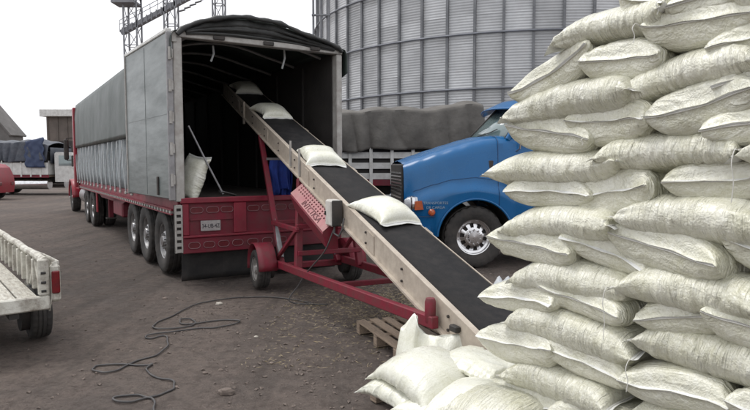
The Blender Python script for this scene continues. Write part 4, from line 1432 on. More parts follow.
def in_trailer():
    c, s = math.cos(TR_ROT), math.sin(TR_ROT)
    def w_(x, y, z): return (TR_A[0] + c * x - s * y, TR_A[1] + s * x + c * y, z)
    p = w_(.34, .62, 1.27 + .30)
    o = sack_at(*p, TR_ROT + .1, 'white sack propped upright inside the trailer behind the leaning shovel', pitch=R(-68), L=.72, W=.46, H=.26, seed=71, crease=.6, smooth=True, roll=.3)
    t = thing('shovel', 'wooden handled shovel leaning inside the trailer mouth', 'shovel', w_(.72, .28, 1.27), TR_ROT)
    MB().tube([(0.0, 0, .06), (-.22, .1, .55), (-.46, .22, 1.12)], .015, 8).build('handle', 'steel', t)
    bl = MB()
    bl.grid(lambda u, v: (-.03 + .22 * v, -.1 + .2 * u + .04, .02 + .06 * (1 - v) + .03 * (2 * u - 1) ** 2), 10, 8)
    bl.build('blade', 'alu', t, smooth=60, solid=.006)


in_trailer()

# ================================================================== BLUE TRUCK (front axle at local origin, +x forward, +y driver side)
def lerp_tab(tab, x):
    xs = [a[0] for a in tab]
    if x <= xs[0]: return tab[0][1]
    for i in range(len(tab) - 1):
        if x <= tab[i + 1][0]:
            f = (x - tab[i][0]) / (tab[i + 1][0] - tab[i][0])
            f = f * f * (3 - 2 * f) * .5 + f * .5
            return tab[i][1] + (tab[i + 1][1] - tab[i][1]) * f
    return tab[-1][1]


def build_blue_truck():
    dl = R(6)
    t = thing('blue_truck', 'bright blue conventional truck cab with sloped bonnet parked behind the conveyor', 'truck', (1.60, 11.33, 0), PI + dl)
    # bonnet shell: loft of half sections mirrored
    ztop = [(-1.05, 2.34), (-.6, 2.34), (-.2, 2.30), (0, 2.25), (.3, 2.16), (.6, 2.065), (.9, 1.965), (1.15, 1.88), (1.20, 1.85)]
    hw = [(-1.05, 1.0), (-.6, .99), (-.25, .99), (.1, .985), (.6, .945), (1.0, .88), (1.2, .82)]           # half width at the bonnet shoulder
    zsh = [(-1.05, 2.22), (-.5, 2.20), (-.2, 2.15), (0, 2.10), (.3, 2.01), (.6, 1.92), (.9, 1.82), (1.15, 1.735), (1.20, 1.71)]
    fz = [(-1.05, 1.22), (-.75, 1.32), (-.35, 1.44), (0, 1.48), (.4, 1.44), (.7, 1.36), (1.0, 1.26), (1.20, 1.14)]   # fender crown
    fw = [(-1.05, 1.02), (-.7, 1.12), (0, 1.16), (.6, 1.15), (.9, 1.10), (1.1, 1.02), (1.20, .92)]
    xs = np.linspace(-1.05, 1.20, 61)
    arch = lambda x: (.54 + math.sqrt(.66 ** 2 - x * x)) if abs(x) < .655 else .50
    rows = []
    for x in xs:
        zt, h, zs, zf, w_ = (lerp_tab(q, x) for q in (ztop, hw, zsh, fz, fw))
        zb = arch(x)
        if x < -.66: zb = .62
        zb = min(zb, zf - .12)
        half = [(0, zt), (h * .5, zt - .012), (h * .88, zt - .05), (h, zs), (h + .03, (zs + zf) / 2 + .06), (h + .07, zf + .06), (h + (w_ - h) * .45, zf + .03), (w_ - .07, zf - .03), (w_, zf - .12)]
        for k in range(1, 6): half.append((w_ - .012 * k * (1 if abs(x) > .7 else .2), zf - .12 + (zb - zf + .12) * k / 5))
        rows.append([(x, y, z) for y, z in half])
    for s in (1, -1):
        mb = MB(); m = len(rows[0]); vs = []
        for r in rows:
            for (x, y, z) in r: vs.append((x, s * y, z))
        fs = [(i * m + j, (i + 1) * m + j, (i + 1) * m + j + 1, i * m + j + 1) for i in range(len(rows) - 1) for j in range(m - 1)]
        mb.add(vs, fs)
        o = mb.build('bonnet_side', 'blue', t, smooth=50)
        sm = o.modifiers.new('sub', 'SUBSURF'); sm.levels = 1; sm.render_levels = 1
        # seam between bonnet and cab, shut line along the bonnet shoulder
        i0 = min(range(len(rows)), key=lambda i: abs(rows[i][0][0] + .40))
        MB().tube([(q[0], s * (q[1] + .002), q[2] + .001) for q in rows[i0][1:]], .006, 5).build('panel_seam', 'blue_dark', t)
        MB().tube([(r_[5][0], s * (r_[5][1] + .004), r_[5][2] + .03) for r_ in rows[6:-4]], .004, 5).build('panel_seam', 'blue_dark', t)
        B(-.33, -.25, s * 1.0 - .03, s * 1.0 + .035, 1.70, 1.86, .01).build('bonnet_latch', 'chassis', t)
        # wheel arch lip
        MB().tube([(.665 * math.cos(a), s * (1.155), .54 + .665 * math.sin(a)) for a in np.linspace(.05, PI - .05, 28)], .018, 6).build('arch_lip', 'blue', t)
        # inner wheel well
        def well(u, v, s=s):
            a = u * PI
            return (.68 * math.cos(a), s * (1.12 - .65 * v), .50 + .68 * math.sin(a))
        MB().grid(well, 24, 3).build('wheel_well', 'chassis', t, smooth=60)
        # headlight pod + indicator
        hp = MB().lathe([(0, .13), (.07, .115), (.115, .06), (.13, 0), (.12, -.1), (0, -.12)], 20, 'x', (1.09, s * .97, 1.12)).build('headlight', 'lens_clear', t)
        MB().lathe([(.125, .02), (.145, 0), (.14, -.05)], 20, 'x', (1.09, s * .97, 1.12)).build('bezel', 'chrome', hp)
        MB().prism([(.90, 1.03), (1.05, 1.02), (1.05, 1.17), (.93, 1.18)], s * 1.06, s * 1.125).build('indicator', 'lens_orange', t)
        MB().lathe([(0, .03), (.04, .025), (.06, 0), (.06, -.02)], 14, 'y', (.76, s * 1.13, .98)).build('side_lamp', 'lens_orange', t)
        B(.70, .98, s * 1.12 - .005, s * 1.12 + .005, .905, .92).build('panel_gap', 'blue_dark', t)
    # grille and bumper
    gr = B(1.17, 1.215, -.73, .73, .78, 1.80, .02).build('grille', 'chassis', t)
    for k in range(14):
        B(1.216, 1.228, -.66, .66, .82 + k * .062, .845 + k * .062).build('grille_bar', 'chrome', gr)
    bm_ = MB().prism([(1.16, -1.1), (1.27, -.85), (1.32, 0), (1.27, .85), (1.16, 1.1), (.78, 1.14), (.78, 1.02), (1.05, .95), (1.05, -.95), (.78, -1.02), (.78, -1.14)], .36, .74, 'z').build('bumper', 'blue', t)
    # cowl and cab
    cabx = -1.05
    cab = MB()
    sec = [(-1.06, .70), (-1.06, 2.12), (-1.02, 2.25), (-1.33, 2.78), (-1.50, 2.90), (-2.55, 2.98), (-2.60, 2.9), (-2.60, .70)]
    cab.prism([(-1.06, .72), (-1.06, 2.22), (-2.6, 2.22), (-2.6, .72)], -1.02, 1.02)
    cab.build('cab_lower', 'blue', t)
    B(-1.56, -1.055, -1.035, 1.035, .60, 1.30, .03).build('cowl', 'blue', t)
    up = MB(); n = 2
    # upper cab: roof and pillars
    roof = MB()
    vs = [(-.93, -.86, 2.80), (-.93, .86, 2.80), (-2.6, .95, 2.86), (-2.6, -.95, 2.86), (-1.08, -.74, 2.93), (-1.08, .74, 2.93), (-2.6, .82, 3.04), (-2.6, -.82, 3.04)]
    roof.add(vs, [(0, 1, 2, 3), (4, 5, 6, 7), (0, 1, 5, 4), (1, 2, 6, 5), (2, 3, 7, 6), (3, 0, 4, 7)])
    roof.build('roof', 'blue', t, smooth=60)
    for s in (1, -1):
        MB().beam((-.60, s * .93, 2.21), (-.98, s * .83, 2.84), .07, .09, .015).build('pillar', 'blue', t)
        MB().beam((-2.52, s * .98, 2.2), (-2.54, s * .92, 2.86), .14, .06, .015).build('pillar', 'blue', t)
        d = MB().prism([(-1.08, 1.02), (-1.08, 2.22), (-2.42, 2.24), (-2.42, 1.02)], s * 1.021, s * 1.035).build('door', 'blue', t)
        B(-2.36, -2.2, s * 1.036 if s > 0 else s * 1.06, s * 1.06 if s > 0 else s * 1.036, 1.72, 1.78, .005).build('handle', 'chrome', d)
        MB().add([(-.78, s * .985, 2.25), (-2.44, s * 1.0, 2.27), (-2.46, s * .92, 2.82), (-1.06, s * .875, 2.79)], [(0, 1, 2, 3)]).build('side_window', 'glass', t, solid=.01)
        mr = MB().lathe([(0, .10), (.08, .085), (.13, .04), (.14, -.02), (.12, -.05), (0, -.05)], 18, 'x').build('mirror', 'blue', t, loc=(-.92, s * 1.20, 2.50))
        mr.scale = (1, .8, 1.5)
        MB().tube([(-.82, s * 1.0, 2.12), (-.88, s * 1.12, 2.2), (-.9, s * 1.17, 2.4)], .018, 8).build('mirror_arm', 'chassis', t)
        MB().tube([(-.74, s * 1.0, 2.02), (-.78, s * 1.07, 2.06), (-.80, s * 1.08, 2.24)], .016, 8).build('grab_handle', 'chrome', t)
        MB().cyl((-3.55, s * .86, .68), (-2.1, s * .86, .68), .30, n=24).build('fuel_tank', 'alu', t)
        B(-1.92, -1.56, s * 1.0 - .09, s * 1.0 + .09, .42, .72, .02).build('step', 'alu', t)
        # windshield half
        MB().add([(-.20, 0, 2.29), (-.56, s * .90, 2.22), (-.95, s * .82, 2.79), (-.72, 0, 2.82)], [(0, 1, 2, 3)]).build('windshield', 'glass', t, solid=.012)
        # frame around it
        MB().tube([(-.19, 0, 2.29), (-.55, s * .91, 2.22), (-.95, s * .83, 2.80), (-.71, 0, 2.83)], .018, 6, closed=True).build('windshield_frame', 'chassis', t)
        # wiper
        MB().tube([(-.28, s * .2, 2.31), (-.42, s * .45, 2.36), (-.52, s * .62, 2.42)], .009, 5).build('wiper', 'chassis', t)
        w_ = wheel(t, (0, s * 1.02, .54), .54, .31, s, 'chrome', rim_r=.315, holes=10)
        for ax in (-5.0, -6.3):
            wheel(t, (ax, s * 1.08, .53), .53, .28, s, 'alu', dual=True)
        B(-7.2, .8, s * .42 - .05, s * .42 + .05, .68, .95, .01).build('chassis_beam', 'chassis', t)
        B(-1.05, .75, s * .42 - .2, s * .42 + .06, .7, .96).build('inner_panel', 'chassis', t)
        text = text_mesh('lettering', 'TRANSPORTES', .062, 'silver_ink', t, (.70, s * 1.157, 1.14), (PI / 2, 0, PI if s > 0 else 0), sx=1.05)
        text_mesh('lettering', 'DE CARGA', .062, 'silver_ink', t, (.70, s * 1.158, 1.065), (PI / 2, 0, PI if s > 0 else 0), sx=1.05)
    MB().cyl((0, -.95, .54), (0, .95, .54), .06, n=12).build('axle', 'chassis', t)
    # sun visor
    def visor(u, v):
        y = (u - .5) * 1.86
        return (-.80 + .32 * (1 - v) - .22 * (2 * u - 1) ** 2, y, 2.95 - .15 * (1 - v) - .05 * (2 * u - 1) ** 2)
    MB().grid(visor, 20, 6).build('sun_visor', 'blue', t, smooth=60, solid=.02)
    for y in (-.6, -.3, 0, .3, .6):
        MB().lathe([(0, .05), (.03, .045), (.045, 0), (.045, -.02), (0, -.02)], 10, 'z', (-1.35, y, 2.965)).build('roof_lamp', 'lens_orange', t)
    # sleeper
    MB().prism([(-2.64, .72), (-2.64, 3.0), (-2.9, 3.25), (-4.2, 3.3), (-4.3, 3.2), (-4.3, .72)], -1.1, 1.1).build('sleeper', 'blue', t)
    MB().cyl((-4.42, 1.0, .9), (-4.42, 1.0, 3.6), .075, n=14).build('exhaust_stack', 'chrome', t)
    MB().cyl((-4.42, -1.0, .9), (-4.42, -1.0, 3.6), .075, n=14).build('exhaust_stack', 'chrome', t)


build_blue_truck()

# ================================================================== WHITE STAKE TRUCK under grey canvas
def stake_truck(name, label, loc, rotz, LN, W, z0, z1, load_h, canvas, hang, cab_at=1, seed=1, boards=3, tank=False, lower=None, end_drop=.35, tilt=0.0):
    """bed from x=0..LN, width W, bed at z0, slatted sides to z1, cab beyond x=LN (cab_at=1)"""
    t = thing(name, label, 'truck', loc, rotz)
    rg = random.Random(seed)
    B(0, LN, -W / 2, W / 2, z0 - .12, z0, .01).build('bed_floor', 'wood', t)
    B(0, LN, -W / 2 - .015, -W / 2 - .002, z0 - .14, z0 + .02, .004).build('bed_edge', 'red_tail', t)
    B(0, LN, W / 2 + .002, W / 2 + .015, z0 - .14, z0 + .02, .004).build('bed_edge', 'red_tail', t)
    for y in (-.4, .4):
        B(-.0, LN + 2.0, y - .05, y + .05, z0 - .42, z0 - .13).build('chassis_beam', 'chassis', t)
    hb = (z1 - z0) / boards
    for s in (-1, 1):
        y = s * W / 2
        for k in range(boards):
            B(.02, LN - .02, y - .02, y + .0, z0 + .03 + k * hb, z0 + k * hb + hb * .70, .004).build('slat', 'white_paint', t)
        x = .04
        while x < LN:
            ya, yb = sorted((y + s * .002, y + s * .045))
            B(x, x + .09, ya, yb, z0 - .1, z1 + .03, .006).build('stake', 'white_paint', t)
            x += .56
        x = .04
    for x in (0.0, LN - .03):
        for k in range(boards):
            B(x, x + .03, -W / 2 + .03, W / 2 - .03, z0 + .03 + k * hb, z0 + k * hb + hb * .8, .004).build('end_board', 'white_paint', t)
    # load under canvas
    tp = z1 + load_h
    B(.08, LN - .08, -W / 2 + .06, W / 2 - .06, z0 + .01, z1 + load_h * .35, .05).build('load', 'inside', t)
    def cv(u, v):
        x = -.10 + u * (LN + .2)
        a = (v - .5) * 2
        base = tp + .05 * math.sin(x * 1.3 + seed) + .035 * math.sin(x * 2.9 + 1) + .025 * abs(math.sin(x * 3.7 + a * 2)) - .16 * (abs(a) < .45) * (a / .45) ** 2
        e = min(u, 1 - u) * (LN + .2)
        base -= tilt * u + .0
        base -= end_drop * max(0, 1 - e / .55) ** 2
        ph = x * 4.2 + 1.5 * math.sin(x * 1.9) + seed + 2.2 * abs(a)
        fold = .12 * (abs(math.sin(ph)) ** .6 - .6) + .035 * math.sin(x * 9.5 - 4 * abs(a))
        if abs(a) < .45:
            return (x, a / .45 * (W / 2 + .02), base + .02 * math.sin(x * 7 + a * 6))
        k = (abs(a) - .45) / .55
        s = 1 if a > 0 else -1
        low = hang + .04 * math.sin(x * 2.2 + seed) + .03 * math.sin(x * 5.1)
        if e < .05: low = hang + .12
        return (x + .12 * k * math.sin(x * 3), s * (W / 2 + .06 + .05 * math.sin(k * 2) + fold * (.25 + k * .75)), (base - .16) * (1 - k) + low * k)
    MB().grid(cv, 220, 60).build('canvas_cover', canvas, t, smooth=75, solid=.01)
    # end flaps
    for x, sg in ((-.11, -1), (LN + .11, 1)):
        def ef(u, v, x=x, sg=sg):
            y = (u - .5) * (W + .04)
            return (x + sg * (.02 + .05 * math.sin(y * 5 + seed) * v), y, (tp - .42) * (1 - v) + (hang + .14 * math.sin(y * 2)) * v)
        MB().grid(ef, 24, 8).build('end_flap', canvas, t, smooth=75, solid=.01)
    for x in ((1.0, 2.2) if LN > 4.5 else (1.0,)):
        for s in (-1, 1):
            wheel(t, (x, s * (W / 2 - .04), .50), .50, .27, s, 'post', dual=True)
        MB().cyl((x, -W / 2 + .2, .5), (x, W / 2 - .2, .5), .08, n=12).build('axle', 'chassis', t)
    # cab
    cx = LN + .25
    cabm = lower or 'white_paint'
    MB().prism([(cx, .75), (cx + 1.35, .75), (cx + 1.35, 1.7), (cx + 1.05, 2.45), (cx + .1, 2.5), (cx, 2.4)], -1.0, 1.0).build('cab', cabm, t)
    MB().prism([(cx + 1.36, .8), (cx + 2.5, .75), (cx + 2.5, 1.35), (cx + 2.3, 1.5), (cx + 1.36, 1.68)], -.8, .8).build('hood', cabm, t)
    MB().prism([(cx + 1.37, 1.72), (cx + 1.39, 1.74), (cx + 1.1, 2.4), (cx + 1.08, 2.38)], -.86, .86).build('windshield', 'glass', t)
    for s in (-1, 1):
        MB().prism([(cx + .25, 1.7), (cx + 1.2, 1.7), (cx + .98, 2.3), (cx + .25, 2.3)], s * 1.004, s * 1.015).build('side_window', 'glass', t)
        m = MB(); ya, yb = sorted((s * 1.2, s * 1.34)); m.box(cx + 1.15, cx + 1.22, ya, yb, 1.65, 2.3, .02); m.beam((cx + 1.15, s * 1.0, 1.9), (cx + 1.18, s * 1.25, 1.9), .03, .03)
        m.build('mirror', 'chassis', t)
        wheel(t, (cx + 1.75, s * .98, .5), .5, .27, s, 'post')
        ya, yb = sorted((s * .62, s * 1.12))
        MB().prism([(cx + 1.75 + .62 * math.cos(a), .62 + .6 * math.sin(a)) for a in np.linspace(0, PI, 14)], ya, yb).build('fender', cabm, t)
        if tank:
            MB().cyl((LN - 2.2, s * .95, .62), (LN - .1, s * .95, .62), .3, n=22).build('fuel_tank', 'chrome', t)
            B(LN - 3.4, LN - 2.4, s * .95 - .25, s * .95 + .25, .45, .85, .03).build('tool_box', 'steel', t)
    B(cx + 2.5, cx + 2.68, -1.05, 1.05, .45, .72, .03).build('bumper', 'chrome', t)
    return t


# its bed end stands behind the blue bonnet, cab hidden behind the long trailer
stake_truck('stake_truck', 'white slatted stake truck with its load under a grey canvas, between blue truck and silo', (2.78, 17.3, 0), PI, 4.5, 2.4, 1.36, 2.20, 1.36, 'canvas', 2.16, seed=3, end_drop=.12, tilt=.36)

# far white truck with blue-grey tarp at the left end of the yard
lt = stake_truck('tarped_truck', 'white truck with blue-grey tarp and chrome tank at the far end of the yard', (-24.6, 36.2, 0), 0, 5.6, 2.4, 1.15, 2.2, .98, 'canvas_blue', 1.95, seed=9, tank=True, boards=1, end_drop=.1)
# navy tarp bundled behind its cab
nv = MB()
nv.grid(lambda u, v: (5.45 - 1.1 * u + .05 * math.sin(v * 20), -1.36 - .05 * math.sin(u * 12 + v * 4), 3.35 - 1.75 * v - .25 * u * (1 - v)), 14, 16)
nv.build('navy_tarp', 'canvas_navy', lt, smooth=70, solid=.015)


# ================================================================== red car at the left edge
def red_car():
    t = thing('red_van', 'small red van parked in front of the far tarped truck', 'van', (-20.85, 30.4, 0), R(186))
    # side profile lofted with tumblehome
    prof = [(-2.0, .35), (-2.06, .8), (-2.03, 1.2), (-1.9, 1.62), (-1.7, 1.78), (-1.3, 1.84), (.35, 1.82), (1.05, 1.12), (1.9, .98), (2.1, .75), (2.1, .35)]
    vs = []
    for s in (-1, 1):
        for x, z in prof:
            wy = .88 - max(0, z - .95) * .2
            vs.append((x, s * wy, z))
    n = len(prof)
    fs = [(i, i + 1, n + i + 1, n + i) for i in range(n - 1)] + [(n - 1, 0, n, 2 * n - 1), tuple(range(n)), tuple(range(n, 2 * n))[::-1]]
    MB().add(vs, fs).build('body', 'cab_red', t, smooth=30)
    for s in (-1, 1):
        def sidew(x0, x1, x2, x3):
            wy = lambda z: s * (.885 - max(0, z - .95) * .2)
            return MB().add([(x0, wy(1.15), 1.15), (x1, wy(1.15), 1.15), (x2, wy(1.65), 1.65), (x3, wy(1.65), 1.65)], [(0, 1, 2, 3)])
        sidew(-1.75, -.2, -.2, -1.7).build('side_window', 'glass', t, solid=.01)
        sidew(-.12, .9, .38, -.12).build('side_window', 'glass', t, solid=.01)
        for x in (-1.3, 1.3): wheel(t, (x, s * .80, .31), .31, .2, s, 'alu', holes=5, rim_r=.19)
        B(2.08, 2.13, s * .6 - .15, s * .6 + .15, .62, .76, .02).build('headlight', 'lens_clear', t)
        B(-2.08, -2.03, s * .6 - .15, s * .6 + .15, .72, .88, .02).build('tail_light', 'lens_red', t)
    MB().add([(.42, -.66, 1.78), (.42, .66, 1.78), (1.06, .8, 1.14), (1.06, -.8, 1.14)], [(0, 1, 2, 3)]).build('windshield', 'glass', t, solid=.012)
    B(2.09, 2.2, -.8, .8, .34, .52, .04).build('bumper', 'chassis', t)


red_car()

# ================================================================== old white pickup (rear right corner in view)
def pickup():
    # origin at the rear right corner on the ground, +x forward, +y to its left
    hd = R(90 + 38.7)
    t = thing('old_pickup', 'battered white pickup with open plank bed and red tail lamp', 'pickup', (-3.07, 5.58, 0), hd)
    W, LN, zf, zt = 1.75, 3.9, .56, .90
    nx = 9
    pw = (W - .16) / nx
    rd = random.Random(5)
    for k in range(nx):
        B(.02, LN, .08 + k * pw + .008, .08 + (k + 1) * pw - .008, zf - .03, zf + rd.uniform(-.004, .004), .004).build('bed_plank', 'plank_white', t)
    B(-.04, .018, .0, W, zf - .12, zf + .012, .012).build('rear_sill', 'old_white', t)
    B(.0, LN, .25, .33, .38, zf - .035).build('chassis_beam', 'chassis', t)
    B(.0, LN, W - .33, W - .25, .38, zf - .035).build('chassis_beam', 'chassis', t)
    for s, y in ((-1, .0), (1, W)):
        inn = 1 if s < 0 else -1
        # top rail: rounded tube, slight dents
        MB().tube([(x, y + inn * .03 + .004 * math.sin(x * 7), zt + .004 * math.sin(x * 5)) for x in np.linspace(-.02, LN, 24)], .036, 10).build('top_rail', 'old_white', t)
        ya, yb = sorted((y + inn * .012, y + inn * .024))
        B(.03, LN, ya, yb, zf + .0, zt - .02).build('side_panel', 'old_white', t)
        for k in range(13):
            x = .06 + k * .31
            ya, yb = sorted((y + inn * .025, y + inn * .075))
            B(x, x + .055, ya, yb, zf + .013, zt - .03, .008).build('stake', 'old_white', t)
        # diagonal braces in the last bay
        MB().beam((.12, y + inn * .05, zf + .03), (.34, y + inn * .05, zt - .05), .02, .03).build('brace', 'old_white', t)
        MB().beam((.42, y + inn * .05, zt - .05), (.64, y + inn * .05, zf + .03), .02, .03).build('brace', 'old_white', t)
        # rear corner post
        ya, yb = sorted((y - inn * .0, y + inn * .09))
        B(-.045, .028, ya, yb, zf + .014, zt + .02, .014).build('corner_post', 'old_white', t)
        # outer rear quarter, bulging
        def q(u, v, y=y, inn=inn):
            x = -.02 + u * 1.5
            z = .42 + v * (.46 - .05 * u)
            b = .10 * math.sin(min(1, v * 1.25) * PI * .55) + .015 * math.sin(u * 3)
            if u < .05: b *= .35 + .65 * u / .05
            # cut of the wheel arch
            dx = x - .78
            if abs(dx) < .40: z = max(z, .33 + math.sqrt(.40 ** 2 - dx ** 2) + v * .12)
            return (x, y - inn * (b - .002), z)
        MB().grid(q, 60, 14).build('quarter_panel', 'old_white', t, smooth=60, solid=.012)
        # tail lamp on the rear end
        ya, yb = sorted((y - inn * .012, y - inn * .10))
        c = B(-.035, .05, ya, yb, .50, .86, .025).build('rear_corner', 'old_white', t)
        ya, yb = sorted((y - inn * .018, y - inn * .088))
        lp = B(-.058, -.0355, ya, yb, .585, .80, .012).build('tail_lamp', 'lens_red', t)
        ya, yb = sorted((y - inn * .008, y - inn * .098))
        wheel(t, (.72, y - inn * .045, .28), .28, .2, s, 'steel', rim_r=.2, holes=6)
    # hooks and hinges at the corner
    for z in (.62, .70, .79):
        MB().cyl((-.05, .03, z), (-.05, .07, z), .012, n=8).build('latch_pin', 'chassis', t)
    # cab out ahead
    MB().prism([(LN + .1, .4), (LN + 1.7, .4), (LN + 1.7, 1.05), (LN + 1.3, 1.6), (LN + .25, 1.62), (LN + .1, 1.1)], .05, W - .05).build('cab', 'old_white', t)
    MB().prism([(LN + 1.71, .4), (LN + 2.9, .4), (LN + 2.9, .95), (LN + 1.71, 1.04)], .1, W - .1).build('hood', 'old_white', t)
    for s, y in ((-1, 0.06), (1, W - .06)):
        wheel(t, (LN + 2.2, y, .33), .33, .22, s, 'steel', rim_r=.2, holes=6)
        MB().prism([(LN + .35, 1.1), (LN + 1.5, 1.1), (LN + 1.22, 1.5), (LN + .4, 1.5)], y - (.02 if s < 0 else -.013), y - (.013 if s < 0 else -.02)).build('side_window', 'glass', t)


pickup()

# ================================================================== wooden pallets
def pallet(label, loc, rotz, LN=1.08, W=1.0, n=7):
    t = thing('wooden_pallet', label, 'pallet', loc, rotz)
    rd = random.Random(int(loc[0] * 100))
    for k in range(n):
        w_ = .095
        y = k * (W - w_) / (n - 1)
        o = B(0, LN, y, y + w_ + rd.uniform(-.008, .006), .112, .132, .003).build('deck_board', 'wood', t)
        o.rotation_euler = (0, 0, rd.uniform(-.01, .01))
    for x in (0.0, LN / 2 - .045, LN - .09):
        for y in (0.0, W / 2 - .05, W - .1):
            B(x, x + .09, y, y + .10, .02, .09, .003).build('block', 'wood', t)
        B(x, x + .09, 0, W, .091, .111, .003).build('stringer', 'wood', t)
        B(x, x + .09, 0, W, .0, .019, .003).build('bottom_board', 'wood', t)
    return t


PAL_A = math.atan2(-.93, .37)
pallet('empty wooden pallet on the dirt beside the conveyor beams', (-.20, 6.36, -.01), PAL_A, 1.08, 1.0)
pallet('wooden pallet under the low pile of sacks', (-.04, 4.50, -.01), math.atan2(U.y, U.x), 1.1, 1.0)
pallet('wooden pallet carrying the tall stack of sacks', tuple(P0 + U * -.08 + V_ * .02 + Vector((0, 0, -.01))), math.atan2(U.y, U.x), 1.85, .9)

# wood scrap and film near the blue truck wheel
sc = MB(); sc.beam((1.35, 6.9, .02), (2.5, 6.2, .03), .14, .03, .004)
tag(sc.build('plank', 'wood', None), 'loose plank on the dirt behind the conveyor belt', 'plank')
fl = MB(); fl.grid(lambda u, v: (1.58 + .5 * u + .05 * math.sin(v * 6), 8.2 + .4 * v, .16 + .07 * math.sin(u * 5) * math.sin(v * 7) + .05 * math.sin(u * 17) - .12 * abs(2 * u - 1) - .05 * v), 18, 18)
tag(fl.build('plastic_sheet', 'film', None, smooth=70, solid=.003), 'crumpled pale plastic sheet lying by the blue truck wheel', 'sheet')

# ================================================================== cable on the ground
CAB = [(-0.606, 7.627), (-0.786, 7.627), (-1.052, 7.885), (-1.572, 8.097), (-2.018, 7.914), (-2.303, 7.572), (-2.402, 7.063), (-2.485, 6.701), (-2.437, 6.509), (-2.285, 6.453), (-2.083, 6.575), (-2.042, 6.701), (-2.147, 6.895), (-2.255, 6.832), (-2.131, 6.659), (-1.827, 6.832), (-1.601, 6.832), (-1.559, 6.723), (-1.749, 6.534), (-1.941, 6.509), (-2.202, 6.336), (-2.403, 6.204), (-2.333, 6.113), (-2.213, 6.204), (-2.075, 5.905), (-2.062, 5.618), (-2.207, 5.385), (-2.248, 5.170), (-2.360, 5.069), (-2.485, 5.170), (-2.454, 5.275), (-2.237, 5.302), (-2.038, 5.275), (-2.022, 5.329), (-2.010, 5.170), (-1.867, 4.995), (-1.696, 4.900), (-1.629, 4.743), (-1.694, 4.595), (-1.835, 4.455), (-1.925, 4.417), (-2.012, 4.514), (-1.882, 4.574), (-1.758, 4.534), (-1.682, 4.455), (-1.595, 4.217)]
pts = catmull([(p[0], p[1], 0) for p in CAB], 7)
arr = np.array(pts)
gz = ground_h(arr[:, 0], arr[:, 1])
rs = np.random.RandomState(2)
path = [(float(a[0]) + .006 * math.sin(i * .9), float(a[1]) + .006 * math.cos(i * .7), float(z) + .012 + .006 * max(0, math.sin(i * .23))) for i, (a, z) in enumerate(zip(arr, gz))]
cth = Matrix.Rotation(CV_A, 3, 'Z')
def cvw(x, y, z):
    q = cth @ Vector((x, y, 0)); return (q.x + CV_O[0], q.y + CV_O[1], z)
lead = catmull([cvw(2.88, .43, 1.06), cvw(3.0, .50, .8), cvw(3.55, .50, .50), cvw(3.9, .52, .25), cvw(3.95, .62, .03), path[0]], 6)
cb = MB().tube([tuple(map(float, p)) for p in lead[:-1]] + path, .0085, 7).build('power_cable', 'cable', None, smooth=70)
tag(cb, 'dark power cable snaking in loops over the dirt from the conveyor', 'cable')

# ================================================================== stones, gravel, straw
def rock(seed, r):
    rg = np.random.RandomState(seed)
    mb = MB(); n, m = 9, 6
    vs = []
    for j in range(m):
        a = PI * j / (m - 1)
        for i in range(n):
            b = 2 * PI * i / n
            k = 1 + .28 * rg.uniform(-1, 1)
            vs.append((r * k * math.sin(a) * math.cos(b) * 1.2, r * k * math.sin(a) * math.sin(b), r * .62 * (math.cos(a) if j not in (0, m - 1) else math.cos(a))))
    fs = [(j * n + i, j * n + (i + 1) % n, (j + 1) * n + (i + 1) % n, (j + 1) * n + i) for j in range(m - 1) for i in range(n)]
    return mb.add(vs, fs)


def gz1(x, y):
    return float(ground_h(np.array([x]), np.array([y]))[0])


for k, (x, y, r, lab) in enumerate([(-1.179, 4.636, 0.055, 'angular grey stone on bare dirt, the largest in the yard'), (-2.018, 7.655, 0.040, 'pale flat stone beside the thin cable loop'), (-2.827, 7.974, 0.030, 'small dark stone between trailer tyres and cable'), (-1.248, 6.185, 0.020, 'pale splinter of rubble on open dirt'), (-0.939, 5.357, 0.020, 'little brown stone in the loose clods'), (-1.625, 4.787, 0.018, 'black pebble touching the cable bend'), (-1.475, 5.094, 0.020, 'brown pebble near the middle cable loop'), (-2.110, 5.806, 0.018, 'grey pebble beside the cable crossing')]):
    o = rock(100 + k, r).build('stone', 'litter' if 'pale' in lab else 'stone', None, smooth=25)
    o.location = (x, y, gz1(x, y) + r * .25)
    tag(o, lab, 'stone')


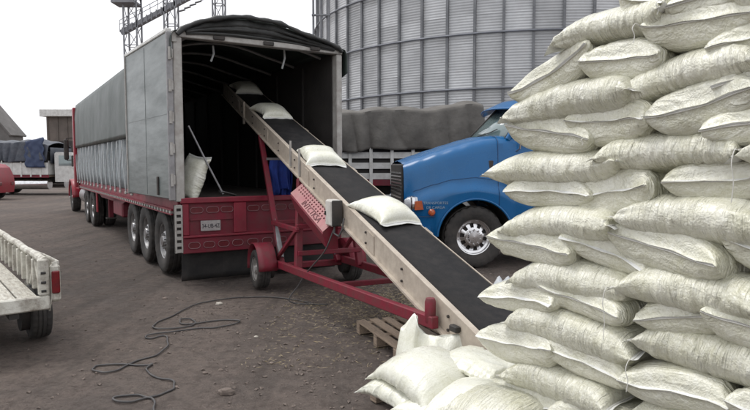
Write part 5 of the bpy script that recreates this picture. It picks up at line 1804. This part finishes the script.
def gravel():
    rg = np.random.RandomState(8)
    vs = []; fs = []
    base = np.array([(1, 0, 0), (-.5, .87, 0), (-.5, -.87, 0), (.2, .1, .8), (-.6, .2, .5), (.3, -.6, .5), (.9, .5, -.3), (-.3, -.2, -.5)])
    bf = [(0, 6, 3), (6, 1, 3), (1, 4, 3), (4, 2, 5), (4, 5, 3), (2, 0, 5), (0, 3, 5), (1, 2, 4), (0, 7, 6), (6, 7, 1), (1, 7, 2), (2, 7, 0)]
    N = 6500
    d = 3.2 + 16 * rg.rand(N) ** 1.6
    an = rg.uniform(-.62, .42, N)
    X = d * np.sin(an); Y = d * np.cos(an)
    S = .003 + .021 * rg.rand(N) ** 6
    # clusters of clods
    c = rg.rand(N) < .35
    cx = np.array([-.6, -.95, .1, -2.2, -.3, -1.6]); cy = np.array([5.3, 6.3, 6.9, 6.6, 4.9, 7.4])
    ki = rg.randint(0, 6, N)
    X = np.where(c, cx[ki] + rg.normal(0, .55, N), X); Y = np.where(c, cy[ki] + rg.normal(0, .5, N), Y)
    Z = ground_h(X, Y)
    for i in range(N):
        a = rg.rand() * 6.28; ca, sa = math.cos(a), math.sin(a); s = S[i]
        b = base * (1 + rg.uniform(-.3, .3, base.shape)) * s
        o = len(vs)
        for q in b: vs.append((X[i] + q[0] * ca - q[1] * sa, Y[i] + q[0] * sa + q[1] * ca, Z[i] + q[2] * .7 + s * .25))
        fs.extend([(o + f[0], o + f[1], o + f[2]) for f in bf])
    o = MB(); o.v = vs; o.f = fs
    g = o.build('gravel', 'stone', None, smooth=0, fix=False)
    tag(g, 'loose gravel and dirt clods scattered over the yard', 'gravel', kind='stuff')


gravel()


def straw():
    rg = np.random.RandomState(5)
    mb = MB(); N = 5200
    for i in range(N):
        if rg.rand() < .75:
            x = rg.normal(.35, .6); y = rg.normal(7.7, .8)
        else:
            x = rg.uniform(-1.2, 1.2); y = rg.uniform(5.2, 8.5)
        a = rg.rand() * 6.28; l = rg.uniform(.01, .045); w_ = .0025
        z = gz1(x, y) + .006 if i % 8 == 0 else float(-.004 + rg.uniform(0, .012))
        dx, dy = math.cos(a) * l, math.sin(a) * l
        nx_, ny_ = -math.sin(a) * w_, math.cos(a) * w_
        tz = rg.uniform(-.004, .01)
        mb.add([(x - dx, y - dy, z), (x + nx_, y + ny_, z + .004), (x + dx, y + dy, z + tz), (x - nx_, y - ny_, z + .002)], [(0, 1, 2), (0, 2, 3)])
    g = mb.build('spilled_straw', 'straw', None, smooth=0, fix=False)
    tag(g, 'spilled grain husk and straw on the dirt under the conveyor', 'straw', kind='stuff')


straw()
